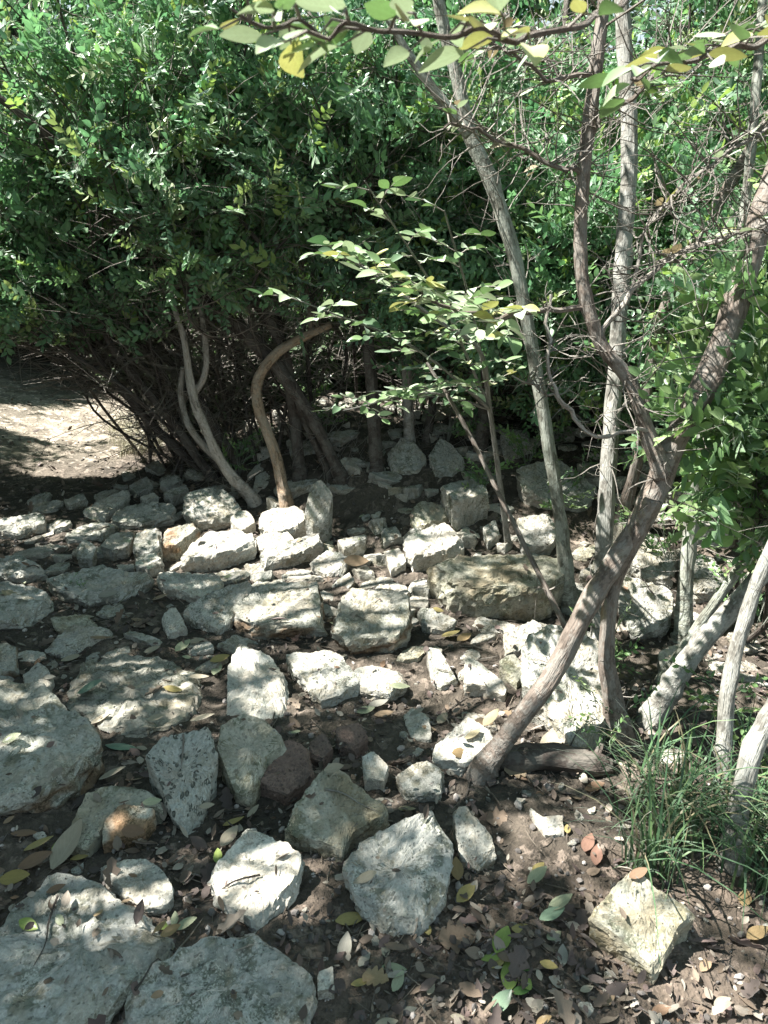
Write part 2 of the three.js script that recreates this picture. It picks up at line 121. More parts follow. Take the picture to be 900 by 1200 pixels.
// stems: runs of [x, y, z, radius]
const STEMS = {
  forked: [[[0.28,-0.09,-1.868,0.0544],[0.28,-0.0,-1.868,0.041],[0.337,0.076,-1.893,0.032],[0.375,0.127,-1.91,0.0293],[0.474,0.254,-1.951,0.0283],[0.622,0.519,-2.04,0.0309],[0.761,0.732,-2.11,0.0334],[0.841,0.92,-2.173,0.0351],[0.962,1.153,-2.251,0.0376],[1.052,1.431,-2.344,0.0366],[1.115,1.627,-2.41,0.0348],[1.22,1.982,-2.528,0.0312],[1.299,2.39,-2.665,0.0258]],[[0.8,0.836,-2.11,0.0277],[0.762,0.93,-2.134,0.0216],[0.693,1.098,-2.174,0.0197],[0.601,1.214,-2.194,0.0195],[0.548,1.39,-2.237,0.0185],[0.548,1.654,-2.312,0.0182],[0.579,1.936,-2.394,0.0181],[0.614,2.219,-2.497,0.0165],[0.649,2.568,-2.623,0.0115]],[[0.735,-0.09,-2.004,0.0575],[0.735,-0.0,-2.004,0.0433],[0.713,0.106,-2.022,0.0338],[0.679,0.271,-2.051,0.0239],[0.682,0.496,-2.088,0.0226],[0.722,0.66,-2.078,0.0246],[0.765,0.782,-2.08,0.0258]]],
  log: [[[0.298,-0.001,-1.927,0.0308],[0.385,-0.03,-1.916,0.039],[0.5,-0.066,-1.903,0.041],[0.616,-0.119,-1.884,0.037],[0.672,-0.143,-1.875,0.0206]]],
  slender: [[[0.783,-0.082,-2.922,0.0542],[0.783,0.008,-2.922,0.0408],[0.767,0.115,-2.941,0.0319],[0.721,0.411,-2.992,0.0262],[0.654,0.756,-3.05,0.0257],[0.58,1.089,-3.102,0.0251],[0.494,1.439,-3.153,0.0269],[0.394,1.698,-3.187,0.0287],[0.319,1.846,-3.204,0.0283],[0.267,2.033,-3.227,0.0234],[0.217,2.2,-3.246,0.0209],[0.151,2.495,-3.278,0.0172],[0.088,2.847,-3.311,0.0104]],[[0.296,1.812,-2.966,0.02],[0.161,1.97,-3.002,0.0156],[0.052,2.117,-3.034,0.0134],[-0.057,2.31,-3.062,0.0102]]],
  grey: [[[0.813,-0.09,-2.566,0.0603],[0.813,-0.0,-2.566,0.0454],[0.818,0.105,-2.598,0.0355],[0.823,0.233,-2.637,0.0319],[0.835,0.632,-2.758,0.0294],[0.86,1.025,-2.877,0.0292],[0.879,1.412,-2.994,0.0301],[0.897,1.764,-3.1,0.0288],[0.872,2.111,-3.204,0.0263],[0.843,2.509,-3.323,0.0229],[0.865,2.955,-3.456,0.0151]]],
  mossy: [[[1.168,-0.088,-2.673,0.0564],[1.168,0.002,-2.673,0.0425],[1.168,0.109,-2.697,0.0332],[1.168,0.195,-2.716,0.0282],[1.185,0.616,-2.807,0.0231],[1.209,0.806,-2.848,0.0205],[1.262,1.175,-2.924,0.0179],[1.304,1.559,-3.002,0.0175],[1.317,1.927,-3.074,0.0172],[1.318,2.36,-3.156,0.0146],[1.32,2.768,-3.228,0.0092]]],
  leaning: [[[0.868,-0.092,-2.135,0.0622],[0.868,-0.002,-2.135,0.0468],[0.913,0.098,-2.143,0.0366],[0.954,0.189,-2.151,0.0319],[1.067,0.367,-2.16,0.0294],[1.186,0.546,-2.165,0.0287],[1.328,0.752,-2.166,0.0269],[1.481,1.021,-2.167,0.0224]]],
  leanthin: [[[0.98,-0.091,-2.361,0.0326],[0.98,-0.001,-2.361,0.0246],[1.027,0.098,-2.365,0.0192],[1.087,0.225,-2.369,0.0177],[1.199,0.454,-2.372,0.0162],[1.294,0.637,-2.37,0.0148],[1.43,0.978,-2.364,0.0122]]],
  upright: [[[0.942,-0.092,-1.714,0.0381],[0.942,-0.002,-1.714,0.0287],[0.934,0.104,-1.741,0.0224],[0.927,0.191,-1.763,0.0206],[0.938,0.399,-1.815,0.0196],[0.989,0.603,-1.866,0.0177],[1.057,0.803,-1.914,0.016],[1.104,1.127,-1.993,0.0141]]],
  corner: [[[0.879,-0.092,-1.531,0.0493],[0.879,-0.002,-1.531,0.0371],[0.887,0.084,-1.556,0.029],[0.892,0.141,-1.572,0.0251],[0.937,0.316,-1.622,0.0219],[1.006,0.456,-1.662,0.0195],[1.111,0.693,-1.728,0.0179]]],
  deadsapling: [[[0.734,-0.09,-2.055,0.0184],[0.734,-0.0,-2.055,0.0138],[0.696,0.082,-2.118,0.0108],[0.663,0.152,-2.171,0.0099],[0.542,0.376,-2.339,0.0091],[0.412,0.617,-2.513,0.0082],[0.273,0.874,-2.693,0.0073],[0.155,1.051,-2.816,0.005]]],
  curved: [[[-0.525,0.008,-3.934,0.0564],[-0.525,0.098,-3.934,0.0425],[-0.548,0.201,-3.964,0.0332],[-0.587,0.38,-4.016,0.0294],[-0.672,0.608,-4.082,0.0274],[-0.68,0.729,-4.118,0.0274],[-0.582,0.877,-4.159,0.0273],[-0.417,0.973,-4.181,0.0236],[-0.281,1.033,-4.193,0.0181]],[[-0.385,0.985,-4.229,0.0165],[-0.407,1.161,-4.24,0.0145],[-0.433,1.377,-4.212,0.0124],[-0.474,1.622,-4.195,0.0086]]],
  arched: [[[-0.227,0.116,-4.079,0.0546],[-0.227,0.206,-4.079,0.0411],[-0.275,0.302,-4.103,0.0321],[-0.347,0.443,-4.139,0.0319],[-0.467,0.646,-4.19,0.0354],[-0.649,0.882,-4.246,0.0408],[-0.853,1.059,-4.283,0.0406],[-1.099,1.221,-4.312,0.033],[-1.364,1.352,-4.329,0.02],[-1.539,1.437,-4.34,0.0109]]],
  silvery: [[[-0.719,-0.003,-4.049,0.0547],[-0.719,0.087,-4.049,0.0412],[-0.786,0.174,-4.052,0.0322],[-0.876,0.292,-4.055,0.028],[-0.965,0.508,-4.07,0.0239],[-1.018,0.672,-4.082,0.0236],[-1.044,0.956,-4.104,0.0161],[-1.09,1.171,-4.118,0.0123],[-1.098,1.461,-4.136,0.0086]],[[-1.038,0.656,-4.162,0.0204],[-0.962,0.778,-4.154,0.0165],[-0.959,1.033,-4.193,0.0145],[-0.992,1.249,-4.219,0.0125],[-0.954,1.584,-4.287,0.0088]],[[-0.913,0.242,-4.224,0.0194],[-1.068,0.453,-4.195,0.0171],[-1.13,0.631,-4.26,0.0171],[-1.094,0.804,-4.216,0.0111]]],
  dark: [[[-1.035,-0.009,-4.473,0.0493],[-1.035,0.081,-4.473,0.0371],[-1.092,0.175,-4.472,0.029],[-1.258,0.452,-4.469,0.0262],[-1.47,0.755,-4.453,0.0235],[-1.568,0.934,-4.447,0.0174],[-1.614,1.144,-4.446,0.0095]]],
  darktwo: [[[-0.95,0.023,-4.475,0.0457],[-0.95,0.113,-4.475,0.0344],[-1.013,0.203,-4.479,0.0269],[-1.156,0.406,-4.489,0.0243],[-1.326,0.804,-4.517,0.0238],[-1.449,1.183,-4.542,0.0213],[-1.547,1.633,-4.57,0.0169],[-1.561,2.139,-4.596,0.0109]]],
  darkthree: [[[-1.119,-0.021,-4.617,0.0435],[-1.119,0.069,-4.617,0.0328],[-1.188,0.152,-4.6,0.0256],[-1.387,0.391,-4.55,0.0226],[-1.586,0.709,-4.491,0.0198],[-1.675,0.885,-4.459,0.0097]]],
  darkfour: [[[-0.837,0.059,-4.429,0.0486],[-0.837,0.149,-4.429,0.0366],[-0.897,0.241,-4.441,0.0286],[-1.008,0.412,-4.462,0.0262],[-1.133,0.707,-4.504,0.0238],[-1.241,1.088,-4.559,0.0215],[-1.291,1.546,-4.625,0.0172],[-1.27,2.154,-4.708,0.013]]],
  midone: [[[-0.037,0.131,-4.034,0.0636],[-0.037,0.221,-4.034,0.0479],[-0.044,0.324,-4.071,0.0374],[-0.075,0.8,-4.239,0.0335],[-0.158,1.37,-4.441,0.0335],[-0.307,1.938,-4.642,0.0316],[-0.39,2.592,-4.873,0.0278],[-0.44,3.2,-5.088,0.0186]]],
  midtwo: [[[0.147,0.254,-4.291,0.05],[0.147,0.344,-4.291,0.0376],[0.143,0.448,-4.327,0.0294],[0.132,0.721,-4.423,0.0293],[0.102,1.226,-4.6,0.0254],[0.078,1.821,-4.808,0.0214],[0.097,2.459,-5.032,0.0155]]],
  midthree: [[[0.52,0.233,-4.05,0.0631],[0.52,0.323,-4.05,0.0475],[0.531,0.423,-4.095,0.0371],[0.567,0.753,-4.245,0.0356],[0.601,1.234,-4.464,0.0322],[0.671,1.906,-4.768,0.0268],[0.709,2.642,-5.098,0.0194]]],
  midfour: [[[0.896,0.303,-4.143,0.0546],[0.896,0.393,-4.143,0.0411],[0.886,0.497,-4.178,0.0321],[0.855,0.839,-4.291,0.0301],[0.96,1.369,-4.466,0.0262],[0.978,2.026,-4.683,0.0224],[0.992,2.677,-4.898,0.0167]]],
  midfive: [[[-0.306,0.126,-4.143,0.0391],[-0.306,0.216,-4.143,0.0294],[-0.351,0.309,-4.18,0.023],[-0.47,0.555,-4.279,0.0211],[-0.577,0.914,-4.424,0.0192],[-0.618,1.365,-4.604,0.0154],[-0.641,2.186,-4.932,0.0117]]],
  midsix: [[[0.244,0.265,-4.287,0.0398],[0.244,0.355,-4.287,0.03],[0.261,0.451,-4.337,0.0234],[0.306,0.712,-4.473,0.0218],[0.45,1.078,-4.665,0.02],[0.518,1.597,-4.93,0.0162]]],
  crossing: [[[1.133,0.619,-3.298,0.024],[1.136,0.953,-3.313,0.0248],[1.183,1.252,-3.315,0.0254],[1.266,1.485,-3.293,0.026],[1.364,1.703,-3.266,0.0238],[1.472,1.937,-3.245,0.0205],[1.638,2.227,-3.244,0.0148]]],
  arch_top: [[[-1.007,1.335,-4.197,0.0212],[-1.248,1.602,-4.187,0.0224],[-1.489,1.816,-4.159,0.0218],[-1.654,1.961,-4.105,0.018],[-1.868,2.136,-4.062,0.0143]],[[-1.489,1.816,-4.159,0.0151],[-1.118,1.789,-4.096,0.0133],[-0.828,1.657,-4.048,0.0133],[-0.579,1.414,-4.013,0.0101]],[[-0.556,0.935,-4.264,0.0297],[-0.701,1.161,-4.24,0.0271],[-1.007,1.335,-4.197,0.023]],[[-0.472,0.1,-4.163,0.0588],[-0.472,0.19,-4.163,0.0443],[-0.483,0.293,-4.201,0.0346],[-0.51,0.551,-4.295,0.0327],[-0.556,0.935,-4.264,0.0297]]],
  thorn: [[[0.762,0.969,-2.148,0.0068],[0.7,0.977,-2.097,0.0057],[0.556,0.982,-2.046,0.0056],[0.471,1.069,-2.057,0.0064],[0.437,1.159,-2.068,0.0054],[0.432,1.256,-2.093,0.0046],[0.443,1.341,-2.124,0.0036]],[[0.471,1.069,-2.057,0.0037],[0.409,1.105,-2.049,0.0027],[0.338,1.141,-2.04,0.0018]]],
  thornb: [[[0.555,1.3,-2.215,0.0086],[0.445,1.298,-2.183,0.0075],[0.317,1.284,-2.103,0.0073],[0.199,1.297,-2.055,0.0053],[0.108,1.349,-2.02,0.0043],[0.042,1.372,-1.975,0.0025]]],
  thornc: [[[0.601,1.214,-2.194,0.0086],[0.672,1.348,-2.179,0.0074],[0.747,1.426,-2.155,0.0063],[0.839,1.469,-2.117,0.0062],[0.925,1.5,-2.075,0.0052],[1.007,1.54,-2.036,0.0042]],[[0.672,1.348,-2.179,0.0046],[0.687,1.479,-2.185,0.0046],[0.747,1.574,-2.177,0.0045],[0.852,1.665,-2.167,0.0044],[0.974,1.752,-2.156,0.0034]]],
  thornd: [[[0.548,1.643,-2.308,0.0084],[0.464,1.664,-2.294,0.0065],[0.348,1.718,-2.314,0.0056],[0.249,1.756,-2.275,0.0046],[0.155,1.749,-2.219,0.0035]],[[0.562,1.742,-2.344,0.0075],[0.611,1.809,-2.294,0.0063],[0.706,1.884,-2.268,0.0053],[0.797,1.914,-2.173,0.005],[0.904,1.949,-2.079,0.004]],[[0.579,1.893,-2.378,0.0074],[0.43,1.873,-2.317,0.0054],[0.331,1.936,-2.287,0.0044],[0.231,1.938,-2.181,0.0034]]],
  bough: [[[1.299,2.39,-2.665,0.0214],[0.919,2.241,-2.079,0.015],[0.566,1.993,-1.51,0.0094],[0.325,1.806,-1.122,0.0054],[0.235,1.725,-0.986,0.0038],[0.146,1.685,-0.897,0.0031],[0.065,1.674,-0.851,0.0026],[-0.008,1.67,-0.807,0.0022],[-0.075,1.675,-0.787,0.0018],[-0.131,1.678,-0.767,0.0012]]],
  boughb: [[[1.258,2.162,-2.582,0.0175],[0.886,1.952,-1.761,0.0093],[0.662,1.818,-1.393,0.0063],[0.546,1.757,-1.264,0.0049],[0.464,1.729,-1.201,0.0037],[0.375,1.703,-1.138,0.0031],[0.314,1.681,-1.109,0.0022]]],
  spray: [[[0.59,0.005,-3.388,0.0248],[0.59,0.095,-3.388,0.0187],[0.568,0.197,-3.354,0.0146],[0.509,0.473,-3.261,0.0121],[0.434,0.811,-3.12,0.0098],[0.316,1.129,-2.632,0.0069],[0.185,1.227,-2.455,0.0063],[0.052,1.318,-2.434,0.0052],[-0.076,1.405,-2.413,0.0041],[-0.161,1.442,-2.373,0.003]]],
};
// fallen leaves: [x, z, length, turn in degrees, colour]
const FALLEN = [[-0.069,-1.358,0.09,20.0,"yellow"],[-0.05,-1.401,0.069,200.0,"cream"],[-0.084,-1.273,0.078,80.0,"grey"],[-0.041,-1.252,0.055,60.0,"grey"],[0.172,-1.303,0.101,10.0,"oak"],[-0.013,-1.193,0.07,-20.0,"oakpale"],[-0.045,-1.188,0.049,10.0,"yellow"],[0.027,-1.231,0.063,0.0,"pale"],[0.032,-1.201,0.054,60.0,"pale"],[0.004,-1.273,0.043,90.0,"cream"],[0.265,-1.29,0.083,60.0,"green"],[0.245,-1.257,0.073,20.0,"green"],[0.27,-1.222,0.088,80.0,"green"],[0.293,-1.21,0.075,110.0,"green"],[0.249,-1.24,0.055,30.0,"yellow"],[0.294,-1.18,0.053,10.0,"deepgreen"],[0.245,-1.151,0.068,40.0,"bluegreen"],[0.336,-1.316,0.097,0.0,"yellow"],[0.392,-1.354,0.077,20.0,"bluegreen"],[0.417,-1.38,0.078,20.0,"pale"],[0.388,-1.316,0.066,45.0,"pale"],[0.378,-1.465,0.072,30.0,"pale"],[0.384,-1.499,0.049,40.0,"yellow"],[0.198,-1.414,0.07,40.0,"yellow"],[0.179,-1.491,0.077,90.0,"amber"],[0.097,-1.329,0.049,100.0,"yellow"],[0.306,-1.222,0.029,0.0,"deepgreen"],[0.356,-1.222,0.046,-30.0,"yellow"],[0.324,-1.107,0.039,10.0,"amber"],[0.391,-1.261,0.051,80.0,"grey"],[0.526,-1.576,0.076,60.0,"rust"],[0.536,-1.533,0.064,70.0,"rust"],[0.482,-1.627,0.046,80.0,"yellow"],[-0.794,-1.976,0.114,0.0,"teal"],[-0.794,-1.563,0.15,70.0,"cream"],[-0.864,-1.52,0.098,20.0,"brown"],[-0.892,-1.465,0.095,0.0,"mustard"],[-0.88,-1.576,0.086,30.0,"yellow"],[-0.841,-1.597,0.076,80.0,"green"],[-0.766,-1.546,0.06,40.0,"yellow"],[-0.94,-1.622,0.077,10.0,"brown"],[-0.652,-1.98,0.072,10.0,"tan"],[-0.777,-1.844,0.096,10.0,"cream"],[-0.716,-1.844,0.068,10.0,"tan"],[-0.399,-1.661,0.073,40.0,"yellow"],[-0.398,-1.597,0.076,60.0,"cream"],[-0.353,-1.703,0.053,50.0,"cream"],[-0.418,-1.533,0.054,100.0,"green"],[-0.469,-1.669,0.047,20.0,"cream"],[-0.635,-1.576,0.076,-10.0,"brown"],[-0.606,-1.653,0.057,20.0,"pale"],[-0.493,-1.329,0.053,70.0,"green"],[-0.438,-1.316,0.062,10.0,"pale"],[-0.477,-1.341,0.045,100.0,"pale"],[-0.494,-1.295,0.048,70.0,"amber"],[-0.46,-1.273,0.056,20.0,"amber"],[-0.641,-1.325,0.053,100.0,"amber"],[-0.78,-1.29,0.061,-20.0,"green"],[-0.758,-1.388,0.05,20.0,"brown"],[-0.589,-2.453,0.086,30.0,"yellow"],[-0.596,-2.41,0.077,80.0,"pale"],[-0.711,-2.261,0.073,0.0,"yellow"],[-0.642,-2.342,0.082,20.0,"cream"],[-1.073,-1.882,0.063,20.0,"pale"],[-1.529,-2.934,0.166,-10.0,"straw"],[-0.97,-2.231,0.119,0.0,"teal"],[-0.722,-2.091,0.063,30.0,"cream"],[-0.572,-2.091,0.094,0.0,"cream"],[-0.906,-2.113,0.076,30.0,"cream"],[-0.056,-2.172,0.071,20.0,"pale"],[-0.014,-2.21,0.085,30.0,"grey"],[0.058,-2.252,0.08,0.0,"pale"],[0.006,-2.159,0.077,10.0,"tan"],[0.194,-2.138,0.083,60.0,"cream"],[0.24,-1.9,0.087,20.0,"amber"],[0.112,-2.159,0.064,30.0,"grey"],[0.149,-2.069,0.056,0.0,"tan"],[0.274,-1.959,0.071,30.0,"straw"],[0.401,-1.882,0.098,10.0,"brownpale"],[0.488,-1.942,0.148,60.0,"brownpale"],[0.537,-1.989,0.132,20.0,"cream"],[0.446,-1.92,0.1,60.0,"straw"],[0.607,-1.806,0.067,10.0,"brown"],[0.066,-1.72,0.059,0.0,"straw"],[0.0,-1.754,0.071,0.0,"grey"],[-0.128,-1.703,0.064,0.0,"cream"],[0.332,-2.023,0.092,50.0,"straw"],[0.327,-2.091,0.075,10.0,"tan"],[0.224,-2.785,0.055,0.0,"yellow"],[0.313,-2.644,0.083,40.0,"amber"],[0.266,-2.665,0.092,20.0,"yellow"],[0.419,-2.159,0.077,0.0,"tan"],[-0.392,-3.061,0.069,0.0,"amber"],[-0.119,-3.284,0.137,10.0,"tan"],[-0.863,-2.546,0.074,10.0,"cream"],[-1.079,-2.934,0.091,20.0,"pale"],[-1.218,-2.819,0.096,0.0,"cream"],[-1.088,-2.644,0.091,20.0,"tan"],[-0.758,-2.577,0.089,60.0,"pale"],[-0.711,-2.61,0.075,0.0,"cream"],[-1.155,-2.516,0.087,30.0,"cream"],[-1.286,-2.644,0.076,0.0,"tan"],[-0.992,-2.819,0.08,10.0,"tan"],[-0.952,-2.993,0.084,10.0,"tan"],[-1.166,-2.976,0.101,0.0,"grey"],[0.859,-1.414,0.07,60.0,"amber"],[0.841,-1.307,0.066,20.0,"amber"],[0.585,-1.376,0.059,20.0,"brown"],[0.7,-1.24,0.047,40.0,"tan"],[0.699,-1.151,0.048,20.0,"cream"],[0.467,-1.162,0.045,30.0,"tan"],[0.427,-1.18,0.037,20.0,"cream"],[0.574,-1.142,0.048,0.0,"brown"],[0.155,-1.124,0.04,0.0,"cream"],[0.052,-1.142,0.048,20.0,"grey"],[0.009,-1.107,0.055,10.0,"cream"],[0.098,-1.18,0.037,70.0,"cream"],[0.214,-1.18,0.033,0.0,"white"],[0.136,-1.151,0.036,0.0,"white"],[0.491,-1.124,0.04,0.0,"white"]];
// gaps in the leaf cover: [x, z, rx, rz, share of leaves missing, height above which they are missing]: where sunbeams come through
const GAPS = [[-0.31,-1.47,0.11,0.128,0.97],[-0.58,-1.43,0.1,0.077,0.97],[-0.57,-1.29,0.11,0.058,0.9],[-0.67,-1.38,0.08,0.038,0.7],[-0.74,-1.21,0.05,0.04,0.6],[-0.73,-1.11,0.06,0.036,0.6],[-1.19,-2.09,0.07,0.047,0.75],[-1.09,-1.89,0.08,0.047,0.75],[-1.04,-1.98,0.05,0.042,0.5],[0.04,-1.37,0.08,0.074,0.7],[0.06,-1.54,0.09,0.062,0.5],[0.57,-1.29,0.05,0.07,0.85],[0.52,-1.56,0.09,0.087,0.85],[0.42,-1.59,0.07,0.06,0.7],[0.12,-1.1,0.16,0.051,0.9],[0.65,-1.17,0.15,0.078,0.9],[0.19,-1.14,0.07,0.037,0.7],[0.62,-2.38,0.14,0.347,0.92],[0.26,-1.98,0.08,0.102,0.85],[0.1,-1.82,0.05,0.053,0.8],[-0.03,-1.87,0.03,0.06,0.85],[0.34,-2.34,0.08,0.1,0.85],[0.2,-2.4,0.05,0.115,0.7],[-0.03,-2.31,0.08,0.064,0.85],[-0.18,-2.37,0.1,0.136,0.8],[-0.45,-2.34,0.08,0.078,0.45],[-0.4,-2.94,0.16,0.113,0.93],[-0.41,-2.73,0.14,0.085,0.93],[-0.07,-2.85,0.11,0.121,0.9],[0.03,-2.66,0.05,0.081,0.85],[0.5,-3.16,0.19,0.064,0.5],[-0.82,-3.53,0.24,0.23,1.0],[-0.52,-3.69,0.19,0.229,0.97],[-0.44,-3.48,0.17,0.125,0.95],[-0.2,-3.33,0.13,0.138,0.8],[-0.92,-3.92,0.15,0.166,0.7],[-0.35,-3.84,0.06,0.187,0.8],[-0.98,-3.24,0.2,0.068,0.85],[-0.93,-2.45,0.12,0.042,0.85],[-0.9,-2.11,0.05,0.036,0.7],[0.29,-3.51,0.12,0.063,0.95],[0.77,-3.45,0.1,0.114,0.7],[0.0,-3.26,0.09,0.176,0.7],[1.28,-2.62,0.11,0.139,0.75],[-2.54,-6.11,0.58,0.43,0.97],[-2.06,-5.0,0.4,0.226,0.92],[-2.44,-7.15,0.17,1.176,0.9],[-0.46,-1.56,0.07,0.064,0.7],[-0.84,-1.56,0.06,0.041,0.5],[-0.92,-3.02,0.15,0.043,0.5]];
GAPS.push([1.3, -0.55, 0.45, 0.35, 0.95, 2.15], [1.75, -0.85, 0.4, 0.3, 0.95, 2.15], [0.95, -2.1, 0.45, 0.3, 0.95, 1.75], [-0.3, -3.6, 1.1, 0.6, 0.6, 2.5], [1.9, -2.3, 0.3, 0.4, 0.8, 1.6], [-0.9, -3.6, 0.7, 0.5, 0.6, 2.6]);
function missing(x, y, z) { // share of leaves missing at a point: follow the sunbeam down to the floor
  const gx = x - SUN.x / SUN.y * (y - 0.05), gz = z - SUN.z / SUN.y * (y - 0.05); let m = 0;
  for (const [cx, cz, rx, rz, s, above = 0] of GAPS) { if (y < above) continue; const d = ((gx - cx) / rx) ** 2 + ((gz - cz) / rz) ** 2; if (d < 1) m = Math.max(m, s); }
  return m;
}
// trees outside the picture: [base, crown centre, crown size, branches]
const CANOPY = [
  [[-5.8, 0, -8.2], [-5.1, 2.3, -8.1], [0.8, 1.0, 0.6], 16],
  [[-5.4, 0, -7.2], [-4.7, 3.1, -7.3], [0.8, 0.8, 0.6], 16],
  [[-4.0, 0, -2.2], [-1.85, 3.3, -3.0], [0.5, 0.35, 0.4], 8],
  [[-4.1, 0, -2.4], [-1.5, 3.4, -3.45], [0.5, 0.3, 0.35], 7],
  [[-3.9, 0, -1.4], [-3.15, 3.2, -1.95], [0.55, 0.35, 0.45], 11],
  [[-3.5, 0, -0.6], [-2.35, 3.2, -1.55], [0.55, 0.35, 0.45], 11],
  [[-3.2, 0, -0.5], [-1.55, 3.2, -1.65], [0.55, 0.35, 0.45], 11],
  [[-3.7, 0, -1.8], [-2.25, 3.3, -2.35], [0.55, 0.35, 0.45], 11],
  [[-3.4, 0, -0.9], [-1.45, 3.3, -2.35], [0.5, 0.35, 0.4], 10],
  [[-2.9, 0, 0.4], [-1.05, 3.2, -1.2], [0.5, 0.35, 0.45], 10],
  [[-3.1, 0, 0.0], [-1.95, 3.2, -0.95], [0.55, 0.35, 0.4], 10],
  [[-4.1, 0, -2.6], [-3.2, 3.2, -2.75], [0.5, 0.35, 0.45], 10],
  [[-4.3, 0, -3.4], [-3.4, 3.0, -3.6], [0.5, 0.35, 0.35], 9],
  [[-5.0, 0, -6.2], [-4.6, 2.8, -5.9], [0.9, 0.7, 0.5], 14],
  [[-4.9, 0, -5.0], [-4.4, 2.7, -5.0], [0.8, 0.7, 0.5], 14],
];
// ---------- helpers ----------
const V = (x, y, z) => new THREE.Vector3(x, y, z);
let seed = 7;
const rnd = () => { seed = (seed + 0x6D2B79F5) | 0; let t = Math.imul(seed ^ (seed >>> 15), 1 | seed); t = (t + Math.imul(t ^ (t >>> 7), 61 | t)) ^ t; return ((t ^ (t >>> 14)) >>> 0) / 4294967296; };
const rr = (a, b) => a + (b - a) * rnd();
const pick = (a) => a[Math.floor(rnd() * a.length)];
const noiser = new ImprovedNoise();
const N3 = (x, y, z) => noiser.noise(x + 31.7, y + 17.3, z + 5.9);
const fbm = (x, y, z, o = 4) => { let s = 0, a = 0.5; for (let i = 0; i < o; i++) { s += a * N3(x, y, z); x *= 2.03; y *= 2.03; z *= 2.03; a *= 0.5; } return s; };
const clamp = (x, a = 0, b = 1) => Math.min(b, Math.max(a, x));
const smooth = (a, b, x) => { const t = clamp((x - a) / (b - a)); return t * t * (3 - 2 * t); };
const lerp = (a, b, t) => a + (b - a) * t;
function H0(x, z) {
  const s = (x + 0.95) * 0.426 - (z + 3.6) * 0.905;
  return 0.42 * smooth(0, 1.5, s) * smooth(-1.5, -0.4, x) + 3.5 * smooth(9.5, 16, -z) + 0.12 * smooth(1.2, 2.6, x) + 0.5 * smooth(-2.2, -5, x);
}
const H = (x, z) => H0(x, z) + 0.05 * fbm(x * 1.1, 3, z * 1.1, 2) + 0.03 * fbm(x * 6, 9, z * 6, 3);
const taken = {};
function numbered(n) { const k = (taken[n] = (taken[n] ?? -1) + 1); return k ? n + '_' + String(k).padStart(3, '0') : n; }
function shade(o) { o.castShadow = true; o.receiveShadow = true; return o; }
function mesh(name, g, m, parent) { const o = shade(new THREE.Mesh(g, m)); o.name = name; if (parent) parent.add(o); return o; }
function top(o, name, label, category, group, kind) {
  o.name = numbered(name); o.userData.label = label;
  if (category) o.userData.category = category;
  if (group) o.userData.group = group;
  if (kind) o.userData.kind = kind;
  scene.add(o); return o;
}
const L = (r, g, b) => new THREE.Color().setRGB(r, g, b);

// ---------- textures ----------
function tileNoise(n, cells, s) { // periodic value noise, n x n
  const lat = new Float32Array(cells * cells), keep = seed; seed = s; for (let i = 0; i < lat.length; i++) lat[i] = rnd(); seed = keep;
  const out = new Float32Array(n * n);
  for (let j = 0; j < n; j++) {
    const v = j / n * cells, b = Math.floor(v), fv = v - b, sv = fv * fv * (3 - 2 * fv), r0 = (b % cells) * cells, r1 = ((b + 1) % cells) * cells;
    for (let i = 0; i < n; i++) {
      const u = i / n * cells, a = Math.floor(u), fu = u - a, su = fu * fu * (3 - 2 * fu), a0 = a % cells, a1 = (a + 1) % cells;
      out[j * n + i] = lerp(lerp(lat[r0 + a0], lat[r0 + a1], su), lerp(lat[r1 + a0], lat[r1 + a1], su), sv);
    }
  }
  return out;
}
function tileFbm(n, cells, oct, s, gain = 0.5) {
  const out = new Float32Array(n * n); let a = 1, tot = 0;
  for (let o = 0; o < oct && cells <= n; o++) { const t = tileNoise(n, cells, s + o * 101); for (let i = 0; i < out.length; i++) out[i] += a * t[i]; tot += a; a *= gain; cells *= 2; }
  for (let i = 0; i < out.length; i++) out[i] /= tot;
  return out;
}
function tex(n, f, srgb) { // f(i) -> [r,g,b] linear 0..1 ; stored sRGB where a colour
  const d = new Uint8Array(n * n * 4);
  for (let i = 0; i < n * n; i++) { const c = f(i); for (let k = 0; k < 3; k++) { let v = clamp(c[k]); if (srgb) v = v <= 0.0031308 ? v * 12.92 : 1.055 * Math.pow(v, 1 / 2.4) - 0.055; d[i * 4 + k] = v * 255; } d[i * 4 + 3] = 255; }
  const t = new THREE.DataTexture(d, n, n); t.wrapS = t.wrapT = THREE.RepeatWrapping; t.magFilter = THREE.LinearFilter; t.minFilter = THREE.LinearMipmapLinearFilter; t.generateMipmaps = true;
  if (srgb) t.colorSpace = THREE.SRGBColorSpace; t.needsUpdate = true; return t;
}
const NT = 1024;
const nA = tileFbm(NT, 4, 6, 11), nB = tileFbm(NT, 7, 6, 23), nC = tileFbm(NT, 24, 5, 37, 0.6), nD = tileFbm(NT, 90, 3, 51, 0.7), nE = tileFbm(NT, 12, 5, 63, 0.55);
